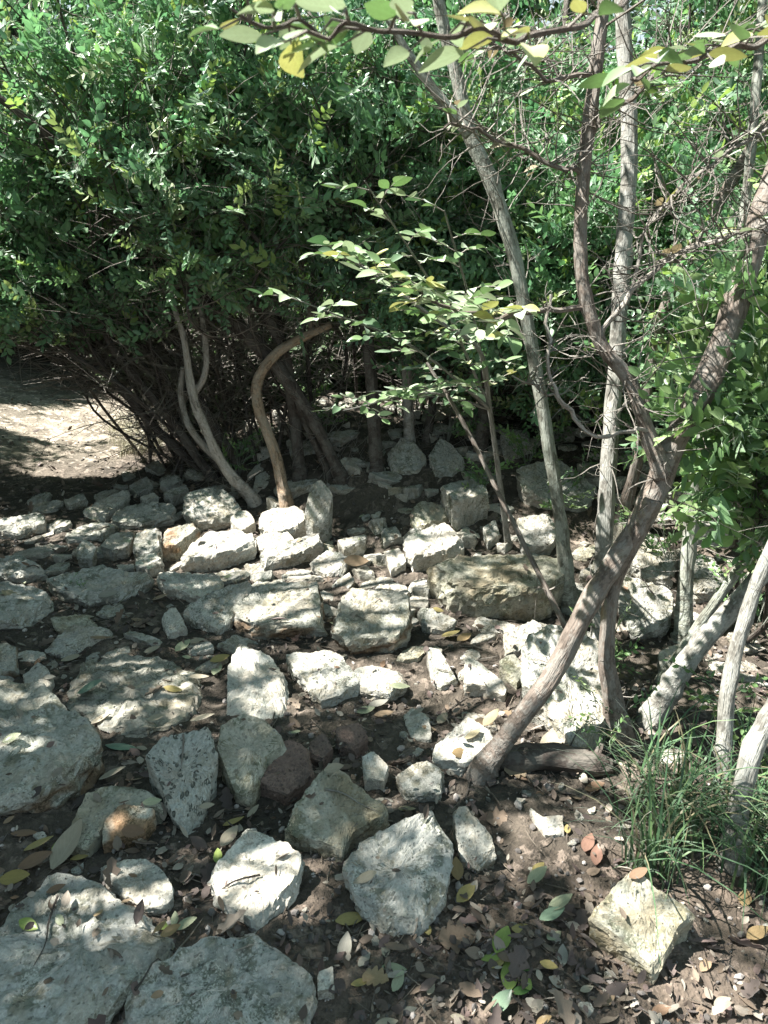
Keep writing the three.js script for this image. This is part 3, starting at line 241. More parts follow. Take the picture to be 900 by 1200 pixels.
// round solution pits scattered over a tile
function pits(n, count, r0, r1, s) {
  const out = new Float32Array(n * n), keep = seed; seed = s;
  for (let k = 0; k < count; k++) {
    const cx = rnd() * n, cy = rnd() * n, r = lerp(r0, r1, Math.pow(rnd(), 2)), ex = rr(0.7, 1.3);
    for (let j = -Math.ceil(r * 1.4); j <= r * 1.4; j++) for (let i = -Math.ceil(r * 1.4); i <= r * 1.4; i++) {
      const d = Math.hypot(i * ex, j / ex) / r; if (d > 1) continue;
      const o = ((Math.floor(cy + j) + n) % n) * n + ((Math.floor(cx + i) + n) % n); out[o] = Math.max(out[o], 1 - d * d * d);
    }
  }
  seed = keep; return out;
}
const pitBig = pits(NT, 330, 6, 22, 5), pitSmall = pits(NT, 900, 2.5, 8, 6);
const bumpRock = tex(NT, (i) => { const v = 0.42 * nB[i] + 0.36 * nC[i] + 0.22 * nD[i] - 0.16 * pitSmall[i] + 0.12; return [v, v, v]; });
const bumpPit = tex(NT, (i) => { const v = 0.16 * nB[i] + 0.14 * nC[i] + 0.08 * nD[i] + 0.6 - 0.6 * smooth(0, 0.8, pitBig[i]) - 0.06 * pitSmall[i]; return [v, v, v]; });
const mix3 = (a, b, t) => [lerp(a[0], b[0], t), lerp(a[1], b[1], t), lerp(a[2], b[2], t)];
function rockMap(base, dark, amount, stain, stainAmt, pit) {
  return tex(NT, (i) => {
    let c = mix3(base, [base[0] * 0.72, base[1] * 0.72, base[2] * 0.7], smooth(0.35, 0.7, nA[i]));
    c = mix3(c, dark, amount * smooth(0.47, 0.55, 0.45 * nE[i] + 0.55 * nC[i]) * (0.25 + 0.75 * smooth(0.38, 0.58, nB[i])));        // lichen crust
    c = mix3(c, [base[0] * 1.25, base[1] * 1.25, base[2] * 1.22], 0.7 * smooth(0.57, 0.63, 0.5 * nC[(i * 7 + 9001) % (NT * NT)] + 0.5 * nB[(i + 51234) % (NT * NT)])); // bare pale chips
    c = mix3(c, stain, stainAmt * smooth(0.46, 0.6, 0.7 * nA[(i + 300111) % (NT * NT)] + 0.3 * nC[i]));
    const s = 0.66 + 0.66 * nD[i] - 0.4 * pitSmall[i]; c = [c[0] * s, c[1] * s, c[2] * s];
    if (pit) { const k = smooth(0.15, 0.7, pitBig[i]) * 0.9; c = mix3(c, [0.07, 0.075, 0.06], clamp(k) * pit); }
    return c;
  }, true);
}
const rockMat = (map, bump, scale) => new THREE.MeshStandardMaterial({ map, bumpMap: bump, bumpScale: scale, roughness: 0.92, vertexColors: true });
const mapPale = rockMap([0.345, 0.342, 0.31], [0.12, 0.127, 0.097], 0.95, [0.34, 0.27, 0.19], 0.3);
const mapOlive = rockMap([0.35, 0.35, 0.315], [0.13, 0.14, 0.105], 1, [0.3, 0.25, 0.17], 0.35);
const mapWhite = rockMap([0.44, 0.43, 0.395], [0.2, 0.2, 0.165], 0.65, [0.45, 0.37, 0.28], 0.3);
const mapPit = rockMap([0.30, 0.31, 0.28], [0.15, 0.16, 0.12], 0.5, [0.25, 0.2, 0.14], 0.25, 1);
const mapBrown = rockMap([0.15, 0.108, 0.09], [0.07, 0.054, 0.047], 0.7, [0.2, 0.13, 0.1], 0.4);
const STONE = {
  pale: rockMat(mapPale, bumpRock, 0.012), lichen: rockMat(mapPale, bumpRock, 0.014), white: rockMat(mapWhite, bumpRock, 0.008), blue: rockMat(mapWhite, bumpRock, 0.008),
  olive: rockMat(mapOlive, bumpRock, 0.010), pitted: rockMat(mapPit, bumpPit, 0.02), brown: rockMat(mapBrown, bumpRock, 0.016), stained: rockMat(mapPale, bumpRock, 0.012), rust: rockMat(mapPale, bumpRock, 0.01), worn: rockMat(mapPale, bumpPit, 0.012),
};
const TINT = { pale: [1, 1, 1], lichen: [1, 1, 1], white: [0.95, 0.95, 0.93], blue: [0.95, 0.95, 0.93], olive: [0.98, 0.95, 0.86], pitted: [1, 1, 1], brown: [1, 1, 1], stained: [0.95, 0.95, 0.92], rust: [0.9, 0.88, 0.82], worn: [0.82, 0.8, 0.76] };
const barkBump = tex(512, (i) => { const x = i % 512, y = i >> 9, a = nC[(y >> 1) * NT + x * 2], b = nE[(y >> 1) * NT + x * 2], c = nD[(y >> 1) * NT + x * 2]; const v = 0.4 * a + 0.35 * b + 0.25 * c; return [v, v, v]; });
function barkMap(base, lich, amt) {
  return tex(512, (i) => { const x = (i % 512) * 2, y = (i >> 9) * 2, k = y * NT + x; let c = mix3(base, [base[0] * 0.5, base[1] * 0.48, base[2] * 0.46], smooth(0.42, 0.65, nC[k]));
    c = mix3(c, lich, amt * smooth(0.49, 0.56, 0.25 * nB[k] + 0.35 * nE[k] + 0.4 * nC[k])); const s = 0.7 + 0.6 * nD[k]; return [c[0] * s, c[1] * s, c[2] * s]; }, true);
}
const barkMat = (m) => new THREE.MeshStandardMaterial({ map: m, bumpMap: barkBump, bumpScale: 0.014, roughness: 0.9 });
const BARK = {
  brown: barkMat(barkMap([0.15, 0.122, 0.10], [0.23, 0.215, 0.19], 0.6)), grey: barkMat(barkMap([0.22, 0.215, 0.19], [0.34, 0.345, 0.315], 0.65)),
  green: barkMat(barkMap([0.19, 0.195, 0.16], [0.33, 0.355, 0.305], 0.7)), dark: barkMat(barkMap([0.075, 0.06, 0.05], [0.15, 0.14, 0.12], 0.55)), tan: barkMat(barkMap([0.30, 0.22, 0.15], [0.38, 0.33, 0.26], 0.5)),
  dead: barkMat(barkMap([0.33, 0.30, 0.26], [0.44, 0.42, 0.38], 0.5)),
};

// ---------- stems ----------
function tube(pts, sides = 8, step = 0.05, rough = 0.12, caps = true) { // pts: [x,y,z,r] ; tapered, uneven tube with uv in metres
  const c = new THREE.CatmullRomCurve3(pts.map((p) => V(p[0], p[1], p[2])), false, 'centripetal');
  const len = c.getLength(), n = Math.max(2, Math.min(80, Math.round(len / step)));
  const pos = [], uv = [], idx = [], nm = V(0, 0, 0), bi = V(0, 0, 0), knots = [];
  if (rough > 0.14) for (let k = 0; k < 3 + len * 4; k++) knots.push([rr(0.05, 0.95), rr(0, 6.28), rr(0.12, 0.4), rr(0.014, 0.035)]);
  let ref = V(0.31, 0.17, 0.93);
  for (let k = 0; k <= n; k++) {
    const t = k / n, p = c.getPoint(t), tg = c.getTangent(t), f = t * (pts.length - 1), i = Math.min(pts.length - 2, Math.floor(f)), r = lerp(pts[i][3], pts[i + 1][3], f - i);
    nm.copy(ref).addScaledVector(tg, -ref.dot(tg)).normalize(); ref = nm.clone(); bi.crossVectors(tg, nm);
    for (let s = 0; s <= sides; s++) {
      const a = s / sides * Math.PI * 2, x = Math.cos(a), y = Math.sin(a), dx = nm.x * x + bi.x * y, dy = nm.y * x + bi.y * y, dz = nm.z * x + bi.z * y;
      const q = r * (1 + (rough ? rough * 1.6 * fbm(p.x * 9 + dx * 0.9, p.y * 9 + dy * 0.9, p.z * 9 + dz * 0.9, 2) : 0));
      let w = q; for (const [tk, ak, am, sz] of knots) { const u = (t - tk) * len / sz; if (Math.abs(u) < 3) { const e = Math.atan2(Math.sin(a - ak), Math.cos(a - ak)) / 0.7; w += r * am * Math.exp(-u * u - e * e); } }
      pos.push(p.x + dx * w, p.y + dy * w, p.z + dz * w); uv.push(s / sides * Math.max(1, Math.round(r * 25)) * 0.5, t * len * 2.2);
      if (k < n && s < sides) { const o = k * (sides + 1) + s; idx.push(o, o + sides + 1, o + 1, o + 1, o + sides + 1, o + sides + 2); }
    }
  }
  if (caps) for (const k of [0, n]) { const t = k / n, p = c.getPoint(t), o = pos.length / 3; pos.push(p.x, p.y, p.z); uv.push(0, 0); for (let s = 0; s < sides; s++) { const a = k * (sides + 1) + s; k ? idx.push(a, o, a + 1) : idx.push(a, a + 1, o); } }
  const g = new THREE.BufferGeometry(); g.setAttribute('position', new THREE.Float32BufferAttribute(pos, 3)); g.setAttribute('uv', new THREE.Float32BufferAttribute(uv, 2)); g.setIndex(idx); g.computeVertexNormals(); return g;
}

// a bare crooked twig with a few forks: list of tubes
function crooked(p, w, l, r, forks = 2) {
  const pts = [], d = w.clone(), q = p.clone(), n = 5, out = [];
  for (let k = 0; k <= n; k++) { pts.push([q.x, q.y, q.z, lerp(r, 0.0006, k / n)]); q.addScaledVector(d, l / n); d.add(V(rr(-0.45, 0.45), rr(-0.4, 0.45), rr(-0.45, 0.45))).normalize(); }
  out.push(tube(pts, 3, l / 6, 0, false));
  for (let j = 0; j < forks; j++) { const a = pts[1 + Math.floor(rnd() * 4)], u = V(rr(-1, 1), rr(-0.6, 0.9), rr(-1, 1)).add(w).normalize(), m = l * rr(0.2, 0.5); out.push(tube([[a[0], a[1], a[2], a[3] * 0.8], [a[0] + u.x * m * 0.5 + rr(-0.01, 0.01), a[1] + u.y * m * 0.5 + rr(-0.01, 0.01), a[2] + u.z * m * 0.5, a[3] * 0.6], [a[0] + u.x * m, a[1] + u.y * m, a[2] + u.z * m, 0.0005]], 3, m / 2, 0, false)); }
  return out;
}

// ---------- leaves ----------
function leafGeo(len, wid, fold = 0.25, droop = 0.15, seg = 4, lobes = 0) { // lies along +x from its stalk, blade facing +y
  const pos = [], idx = [], uv = [];
  for (let k = 0; k <= seg; k++) {
    const t = k / seg, x = t * len, y = -droop * len * t * t;
    let w = wid * 0.5 * Math.pow(Math.sin(Math.PI * Math.pow(clamp(t, 0.012, 0.985), 0.85)), 0.75);
    if (lobes) w *= 0.62 + 0.5 * Math.abs(Math.sin(t * Math.PI * lobes));
    pos.push(x, y + fold * w, -w, x, y, 0, x, y + fold * w, w); uv.push(t, 0, t, 0.5, t, 1);
    if (k < seg) { const o = k * 3; idx.push(o, o + 1, o + 3, o + 3, o + 1, o + 4, o + 1, o + 2, o + 4, o + 4, o + 2, o + 5); }
  }
  const g = new THREE.BufferGeometry(); g.setAttribute('position', new THREE.Float32BufferAttribute(pos, 3)); g.setAttribute('uv', new THREE.Float32BufferAttribute(uv, 2)); g.setIndex(idx); g.computeVertexNormals(); return g;
}
const leafMap = tex(256, (i) => { const x = (i % 256) / 256, y = (i >> 8) / 256, d = Math.abs(y - 0.5), vein = smooth(0.035, 0.01, d) + 0.5 * smooth(0.9, 1, Math.abs(Math.sin((x * 9 - d * 6) * Math.PI))); const k = 0.86 + 0.28 * nE[((i >> 8) * 4) * NT + (i % 256) * 4] + 0.22 * Math.min(1, vein); return [k * 0.9, k * 0.88, k * 0.86]; }, true);
const leafMat = (c, coat, thru) => new THREE.MeshPhysicalMaterial({ color: c, map: leafMap, roughness: 0.88, transmission: thru, thickness: 0, clearcoat: coat, clearcoatRoughness: 0.24, side: THREE.DoubleSide });
const GREEN = leafMat(L(1.2, 1.2, 1.12), 1, 0.55), FRESH = leafMat(L(1.1, 1.1, 1.1), 0.6, 0.5), DRY = leafMat(L(1, 1, 1), 0.0, 0.2), NEEDLE = leafMat(L(1, 1, 1), 0.25, 0.3);
const M4 = new THREE.Matrix4(), Q = new THREE.Quaternion(), E = new THREE.Euler(), Z1 = V(1, 1, 1);
function turned(g, yaw, pitch, roll, x = 0, y = 0, z = 0, s = 1) { const c = g.clone(); c.applyMatrix4(M4.compose(V(x, y, z), Q.setFromEuler(E.set(roll, yaw, pitch, 'YZX')), V(s, s, s))); return c; }
function twigGeo(n, len, leafLen, leafWid, seg = 3) { // a twig with n leaves in loose pairs, along +x
  const gs = [tube([[0, 0, 0, 0.0016], [len * 0.5, 0.008, 0.006, 0.0013], [len, 0, 0, 0.0007]], 3, len / 2, 0, false)];
  for (let k = 0; k < n; k++) {
    const t = (k + 0.6) / n, side = k % 2 ? 1 : -1, s = rr(0.7, 1.15) * (1 - 0.25 * t);
    gs.push(turned(leafGeo(leafLen, leafWid, rr(0.1, 0.4), rr(0, 0.25), seg), side * rr(0.5, 1.25) * (t > 0.93 ? 0.2 : 1), rr(-0.2, 0.6), rr(-0.7, 0.7), len * t, 0, 0, s));
  }
  return mergeGeometries(gs);
}
const TWIG = [0, 1, 2, 3].map(() => twigGeo(10, 0.19, 0.060, 0.030)), TWIGFAR = [0, 1, 2].map(() => twigGeo(14, 0.30, 0.066, 0.036, 2)), TWIGSMALL = [0, 1, 2].map(() => twigGeo(11, 0.16, 0.040, 0.022, 2));
const COL = new THREE.Color();
function crown(parent, spots, geos, mat, palette, name = 'crown') { // spots: [x,y,z, dx,dy,dz, scale]; leafy twigs joined into one part
  const by = geos.map(() => []); spots.forEach((s) => { const k = Math.floor(rnd() * geos.length), l = geos[k].boundingBox ? geos[k].boundingBox.max.x : (geos[k].computeBoundingBox(), geos[k].boundingBox.max.x), n = Math.hypot(s[3], s[4], s[5]), f = l * s[6] / n; let m = 0; for (const q of [0, 0.5, 1]) m = Math.max(m, missing(s[0] + s[3] * f * q, s[1] + s[4] * f * q, s[2] + s[5] * f * q)); if (rnd() >= m) by[k].push(s); });
  by.forEach((list, k) => {
    if (!list.length) return;
    const im = shade(new THREE.InstancedMesh(geos[k], mat, list.length)); im.name = name; im.userData.kind = 'stuff';
    const d = V(0, 0, 0), q2 = new THREE.Quaternion(), X = V(1, 0, 0);
    list.forEach((s, i) => {
      d.set(s[3], s[4], s[5]).normalize(); Q.setFromUnitVectors(X, d); q2.setFromAxisAngle(X, rr(0, 6.28)); Q.multiply(q2);
      im.setMatrixAt(i, M4.compose(V(s[0], s[1], s[2]), Q, V(s[6], s[6], s[6])));
      const c = pick(palette), v = rr(0.75, 1.25); im.setColorAt(i, COL.setRGB(c[0] * v, c[1] * v, c[2] * v));
    });
    parent.add(im);
  });
}
const PAL = {
  holm: [[0.115, 0.265, 0.115], [0.14, 0.30, 0.12], [0.09, 0.22, 0.115], [0.25, 0.39, 0.09], [0.12, 0.27, 0.12], [0.10, 0.25, 0.12], [0.13, 0.29, 0.13], [0.09, 0.21, 0.10], [0.17, 0.33, 0.12], [0.11, 0.25, 0.11], [0.20, 0.28, 0.09], [0.1, 0.24, 0.11], [0.14, 0.28, 0.13]],
  bright: [[0.13, 0.27, 0.07], [0.11, 0.23, 0.08], [0.18, 0.30, 0.08]],
  deep: [[0.055, 0.125, 0.05], [0.07, 0.155, 0.05], [0.085, 0.175, 0.055]],
  mixed: [[0.06, 0.13, 0.04], [0.1, 0.17, 0.06], [0.14, 0.18, 0.06], [0.05, 0.1, 0.04]],
};

// a shrub or tree grown from a base: stems to points of its crown, side branches, twigs, leaves
function grow(parent, o) {
  const { base, crownAt, size, stems = 5, branches = 8, twigs = 5, r = 0.02, leaves = 3, geos = TWIG, pal = PAL.holm, bark = BARK.dark, mat = GREEN, spread = 0.15, scale = 1, deadTwigs = 0, leafFrom = 0.1, given = null, bend = 0.2 } = o;
  const spots = [], branchGeos = [], fine = [];
  const inCrown = () => { let a; do a = V(rr(-1, 1), rr(-1, 1), rr(-1, 1)); while (a.lengthSq() > 1); const k = Math.pow(a.length(), -0.35); return V(crownAt[0] + a.x * k * size[0], crownAt[1] + a.y * k * size[1], crownAt[2] + a.z * k * size[2]); };
  const runs = given || [];
  for (let s = 0; !given && s < stems; s++) {
    const b = V(base[0] + rr(-spread, spread), 0, base[2] + rr(-spread, spread)); b.y = H(b.x, b.z) - 0.06;
    let e = inCrown(); for (let k = 0; k < 8 && Math.max(missing((b.x + e.x) / 2, e.y * 0.6, (b.z + e.z) / 2), missing(e.x, e.y, e.z)) > 0.9; k++) e = inCrown();
    const m1 = b.clone().lerp(e, 0.35), m2 = b.clone().lerp(e, 0.7); m1.x += rr(-bend, bend); m1.z += rr(-bend, bend); m1.y += 0.12 * e.y; m2.x += rr(-bend, bend) * 0.8; m2.z += rr(-bend, bend) * 0.8; m2.y += 0.08 * e.y;
    const rs = r * rr(0.7, 1.2); runs.push([[b.x, b.y, b.z, rs * 1.2], [m1.x, m1.y, m1.z, rs], [m2.x, m2.y, m2.z, rs * 0.7], [e.x, e.y, e.z, rs * 0.25]]);
    mesh('stem', tube(runs[runs.length - 1], 7, 0.08), bark, parent);
  }
  for (const run of runs) {
    const curve = new THREE.CatmullRomCurve3(run.map((p) => V(p[0], p[1], p[2])), false, 'centripetal'), r0 = run[1][3];
    for (let b = 0; b < branches; b++) {
      const t = rr(given ? 0.35 : 0.3, 1), p = curve.getPoint(t), e = inCrown(); const d = e.clone().sub(p); if (d.length() > 1.1) d.setLength(rr(0.5, 1.1)); e.copy(p).add(d);
      const m = p.clone().lerp(e, 0.5).add(V(rr(-0.1, 0.1), rr(-0.02, 0.14), rr(-0.1, 0.1))), rb = Math.max(0.003, r0 * rr(0.22, 0.42) * (1.1 - 0.6 * t));
      if (rnd() < missing(m.x, m.y, m.z) || rnd() < missing(e.x, e.y, e.z)) continue;
      branchGeos.push(tube([[p.x, p.y, p.z, rb], [m.x, m.y, m.z, rb * 0.7], [e.x, e.y, e.z, rb * 0.3]], 4, 0.12, 0, false));
      const bc = new THREE.QuadraticBezierCurve3(p, m, e);
      for (let k = 0; k < twigs; k++) {
        const q = bc.getPoint(rr(0.25, 1)), w = V(rr(-1, 1), rr(-0.5, 0.9), rr(-1, 1)).addScaledVector(d, 0.5).normalize(), l = rr(0.12, 0.38), e2 = q.clone().addScaledVector(w, l);
        if (e2.y < leafFrom || rnd() < Math.max(missing(e2.x, e2.y, e2.z), missing(q.x, q.y, q.z))) continue;
        fine.push(tube([[q.x, q.y, q.z, rb * 0.35 + 0.0012], [q.x + w.x * l * 0.5, q.y + w.y * l * 0.5 + 0.02, q.z + w.z * l * 0.5, 0.0016], [e2.x, e2.y, e2.z, 0.001]], 3, 0.2, 0, false));
        for (let a = 0; a < leaves; a++) { const f = rr(0.3, 1), v = V(rr(-1, 1), rr(-0.6, 0.8), rr(-1, 1)).normalize().add(w); spots.push([q.x + w.x * l * f, q.y + w.y * l * f, q.z + w.z * l * f, v.x, v.y, v.z, scale * rr(0.75, 1.25)]); }
      }
    }
    for (let k = 0; k < deadTwigs; k++) {
      const p = curve.getPoint(rr(0.1, 0.75)), w = V(rr(-1, 1), rr(-0.35, 0.8), rr(-1, 1)).normalize(), l = rr(0.2, 0.6), a = p.clone().addScaledVector(w, l * 0.5).add(V(rr(-0.06, 0.06), rr(-0.05, 0.05), rr(-0.06, 0.06))), e = p.clone().addScaledVector(w, l);
      if (rnd() < Math.max(missing(a.x, a.y, a.z), missing(e.x, e.y, e.z))) continue;
      fine.push(...crooked(p, w, l * 1.3, 0.0042, 3));
    }
  }
  if (branchGeos.length) mesh('branches', mergeGeometries(branchGeos), bark, parent).userData.kind = 'stuff';
  if (fine.length) mesh('twigs', mergeGeometries(fine), o.twigBark || BARK.dead, parent).userData.kind = 'stuff';
  if (spots.length) crown(parent, spots, geos, mat, pal);
  return spots.length;
}

// ---------- ground ----------
const NG = 420, gpos = [], gcol = [], guv = [], gidx = [];
const warp = (u, c, span) => { const s = u * 2 - 1; return c + span * (0.14 * s + 0.86 * s * s * s * s * s); };
for (let j = 0; j <= NG; j++) for (let i = 0; i <= NG; i++) {
  const x = warp(i / NG, -0.1, 26), z = warp(j / NG, -2.6, 26), near = Math.abs(x) < 4 && z > -9 && z < 2 ? 1 : 0;
  const y = H(x, z) + near * (0.020 * fbm(x * 22, 4, z * 22, 3) + 0.012 * fbm(x * 60, 7, z * 60, 2));
  gpos.push(x, y, z); guv.push(x / 0.9, z / 0.9);
  const path = smooth(-1.6, -2.2, x + 0.25 * fbm(x * 2, 1, z * 2, 3) + 0.13 * (z + 5)) * smooth(-4.6, -5.4, z + 0.5 * fbm(x * 3, 8, z * 3, 2)) * smooth(-7.6, -6.9, z), k = 1 + 0.5 * fbm(x * 3, 2, z * 3, 4);
  const bare = smooth(-1.62, -1.45, z + 0.3 * fbm(x * 4, 3, z * 4, 3)) * 0.6;
  gcol.push(k * lerp(lerp(1, 1.6, bare), 3.4, path), k * lerp(lerp(1, 1.5, bare), 3.6, path), k * lerp(lerp(1, 1.5, bare), 3.7, path));
  if (i < NG && j < NG) { const o = j * (NG + 1) + i; gidx.push(o, o + NG + 1, o + 1, o + 1, o + NG + 1, o + NG + 2); }
}
const gg = new THREE.BufferGeometry(); gg.setAttribute('position', new THREE.Float32BufferAttribute(gpos, 3)); gg.setAttribute('color', new THREE.Float32BufferAttribute(gcol, 3)); gg.setAttribute('uv', new THREE.Float32BufferAttribute(guv, 2)); gg.setIndex(gidx); gg.computeVertexNormals();
const soilMap = tex(NT, (i) => { let c = mix3([0.044, 0.036, 0.027], [0.072, 0.059, 0.045], smooth(0.4, 0.65, nB[i])); c = mix3(c, [0.15, 0.122, 0.098], 0.8 * smooth(0.58, 0.66, nC[i])); const s = 0.6 + 0.8 * nD[i]; return [c[0] * s, c[1] * s, c[2] * s]; }, true);
const soilBump = tex(NT, (i) => { const v = 0.35 * nE[i] + 0.4 * nC[i] + 0.25 * nD[i]; return [v, v, v]; });
const ground = mesh('ground', gg, new THREE.MeshStandardMaterial({ map: soilMap, bumpMap: soilBump, bumpScale: 0.03, roughness: 1, vertexColors: true }));
ground.userData = { kind: 'structure', label: 'dark brown soil of the forest floor with a pale dusty path' }; scene.add(ground);

// ---------- stones ----------
function stoneGeo(poly, kind, s) { // poly: corners of the upper face; sides run down into the soil
  const keep = seed; seed = s * 7919 + 13;
  const n = poly.length, c = V(0, 0, 0); poly.forEach((p) => c.add(V(...p))); c.divideScalar(n);
  let P = poly.map((p) => V(...p)); let area = 0; for (let i = 0; i < n; i++) { const a = P[i], b = P[(i + 1) % n]; area += a.x * b.z - b.x * a.z; } if (area > 0) P.reverse();
  const per = []; let tot = 0; P.forEach((p, i) => { per.push(tot); tot += p.distanceTo(P[(i + 1) % n]); });
  const rad = Math.sqrt(Math.abs(area) / 2 / Math.PI) || 0.05, NA = 96, rim = [];
  for (let k = 0; k < NA; k++) { // walk round the rim, corners slightly rounded
    const d = k / NA * tot; let i = n - 1; while (per[i] > d) i--; const a = P[i], b = P[(i + 1) % n], f = (d - per[i]) / a.distanceTo(b), p = a.clone().lerp(b, f);
    const w = 0.05 * rad * fbm(p.x / rad * 2.2 + s, p.y * 3, p.z / rad * 2.2, 3); p.addScaledVector(p.clone().sub(c).setY(0).normalize(), w); rim.push(p);
  }
  let low = 1e9; rim.forEach((p) => (low = Math.min(low, H(p.x, p.z)))); low -= 0.05;
  const rings = [], IN = 12, OUT = 11;
  for (let r = 0; r <= IN; r++) rings.push(rim.map((p) => c.clone().lerp(p, 0.02 + 0.95 * Math.pow(r / IN, 0.85))));
  for (let r = 0; r <= OUT; r++) { const t = r / OUT; rings.push(rim.map((p) => { const out = p.clone().sub(c).setY(0), q = p.clone(); const yb = Math.min(low, p.y - 0.03); q.y = lerp(p.y - 0.012 * (rad < 0.08 ? 0.4 : 1), yb, Math.pow(t, 1.25)); const bulge = (0.02 * Math.sin(Math.PI * Math.min(1, t * 1.5)) - 0.22 * t) * Math.min(rad, 0.25) / Math.max(out.length(), 0.01); q.x += out.x * bulge; q.z += out.z * bulge; return q; })); }
  const cuts = []; // random flat chips
  for (let k = 0; k < 11; k++) { const d = V(rr(-1, 1), rr(-0.15, 0.75), rr(-1, 1)).normalize(); let m = 0; rings.forEach((R) => R.forEach((p) => (m = Math.max(m, p.clone().sub(c).dot(d))))); cuts.push([d, m - rr(0.03, 0.2) * Math.min(rad, 0.28)]); }
  const pos = [], col = [], A = Math.min(rad, 0.3), T0 = TINT[kind], ph = s * 3.77;
  const finish = (p, inner) => {
    const v = p.clone();
    for (const [d, m] of cuts) { const e = v.clone().sub(c).dot(d) - m - A * 0.11 * fbm(v.x * 7 / A * 0.2 + ph, v.y * 7 / A * 0.2 + m * 9, v.z * 7 / A * 0.2, 3); if (e > 0) v.addScaledVector(d, -e); }
    const dir = v.clone().sub(c); dir.y += 0.04; dir.normalize();
    const f = 5 / Math.max(0.12, A), big = fbm(v.x * 0.42 * f + ph, v.y * 0.42 * f, v.z * 0.42 * f, 2), mid = fbm(v.x * f + ph, v.y * f * 1.6, v.z * f, 4), rid = 0.5 - Math.abs(fbm(v.x * f * 0.7 + ph * 2, v.y * f * 2.4, v.z * f * 0.7, 3));
    v.addScaledVector(inner ? V(0, 1, 0).lerp(dir, 0.3) : dir, A * ((inner ? 0.08 : 0.09) * big + 0.13 * mid + 0.10 * rid - 0.03 + 0.05 * fbm(v.x * f * 3.1, v.y * f * 4, v.z * f * 3.1 + ph, 3)));
    pos.push(v.x, v.y, v.z);
    let t = [T0[0], T0[1], T0[2]]; const side = inner ? 0 : 1;
    if (kind === 'stained') t = mix3(t, [0.42, 0.27, 0.17], 0.9 * side * smooth(-0.12, 0.06, fbm(v.x * 9 + ph, v.y * 16, v.z * 9, 4)));
    if (kind === 'rust') t = mix3(t, [0.75, 0.45, 0.26], 0.85 * smooth(-0.10, 0.1, fbm(v.x * 8 + ph, v.y * 9, v.z * 8, 4)));
    if (kind === 'olive') t = mix3(t, [0.6, 0.51, 0.38], 0.7 * smooth(0.0, 0.16, fbm(v.x * 7 + ph, v.y * 9, v.z * 7, 4)));
    const k = 1 + 0.35 * fbm(v.x * 5 + ph, v.y * 5, v.z * 5, 3); col.push(t[0] * k, t[1] * k, t[2] * k);
  };
  rings.forEach((R, r) => R.forEach((p) => finish(p, r <= IN)));
  finish(c, true); const bottom = pos.length / 3; pos.push(c.x, low - 0.02, c.z); col.push(0.5, 0.5, 0.5);
  const idx = [], last = (rings.length - 1) * NA;
  for (let r = 0; r < rings.length - 1; r++) for (let k = 0; k < NA; k++) { const a = r * NA + k, b = r * NA + (k + 1) % NA; idx.push(a, a + NA, b, b, a + NA, b + NA); }
  for (let k = 0; k < NA; k++) { idx.push(bottom - 1, k, (k + 1) % NA); idx.push(last + (k + 1) % NA, last + k, bottom); }
  let g = new THREE.BufferGeometry(); g.setAttribute('position', new THREE.Float32BufferAttribute(pos, 3)); g.setAttribute('color', new THREE.Float32BufferAttribute(col, 3)); g.setIndex(idx);
  g = toCreasedNormals(g, 0.42); boxUV(g, 0.55, s); seed = keep; return [g, c];
}
function boxUV(g, m, s) { const p = g.attributes.position, uv = new Float32Array(p.count * 2), a = V(0, 0, 0), b = V(0, 0, 0), d = V(0, 0, 0);
  for (let i = 0; i < p.count; i += 3) { a.fromBufferAttribute(p, i); b.fromBufferAttribute(p, i + 1).sub(a); d.fromBufferAttribute(p, i + 2).sub(a); b.cross(d); const X = Math.abs(b.x), Y = Math.abs(b.y), Z = Math.abs(b.z);
    for (let k = 0; k < 3; k++) { const x = p.getX(i + k), y = p.getY(i + k), z = p.getZ(i + k), o = (i + k) * 2; let u, v; if (Y >= X && Y >= Z) { u = x; v = z; } else if (X >= Z) { u = z; v = y; } else { u = x; v = y; } uv[o] = u / m + s * 0.37; uv[o + 1] = v / m + s * 0.61; } }
  g.setAttribute('uv', new THREE.BufferAttribute(uv, 2)); }
const occupied = [];
STONES.forEach(([kind, poly, label], i) => {
  const [g, c] = stoneGeo(poly, kind, i + 1); g.translate(-c.x, -c.y, -c.z);
  const o = mesh('rock', g, STONE[kind]); o.position.copy(c); top(o, kind === 'worn' ? 'slab' : 'rock', label, 'rock');
  let xs = poly.map((p) => p[0]), zs = poly.map((p) => p[2]); const hx = (Math.max(...xs) - Math.min(...xs)) / 2, hz = (Math.max(...zs) - Math.min(...zs)) / 2;
  occupied.push([c.x, c.z, hx, hz, c.y]);
});
const over = (x, z, m) => occupied.find(([cx, cz, hx, hz]) => ((x - cx) / (hx + m)) ** 2 + ((z - cz) / (hz + m)) ** 2 < 1);
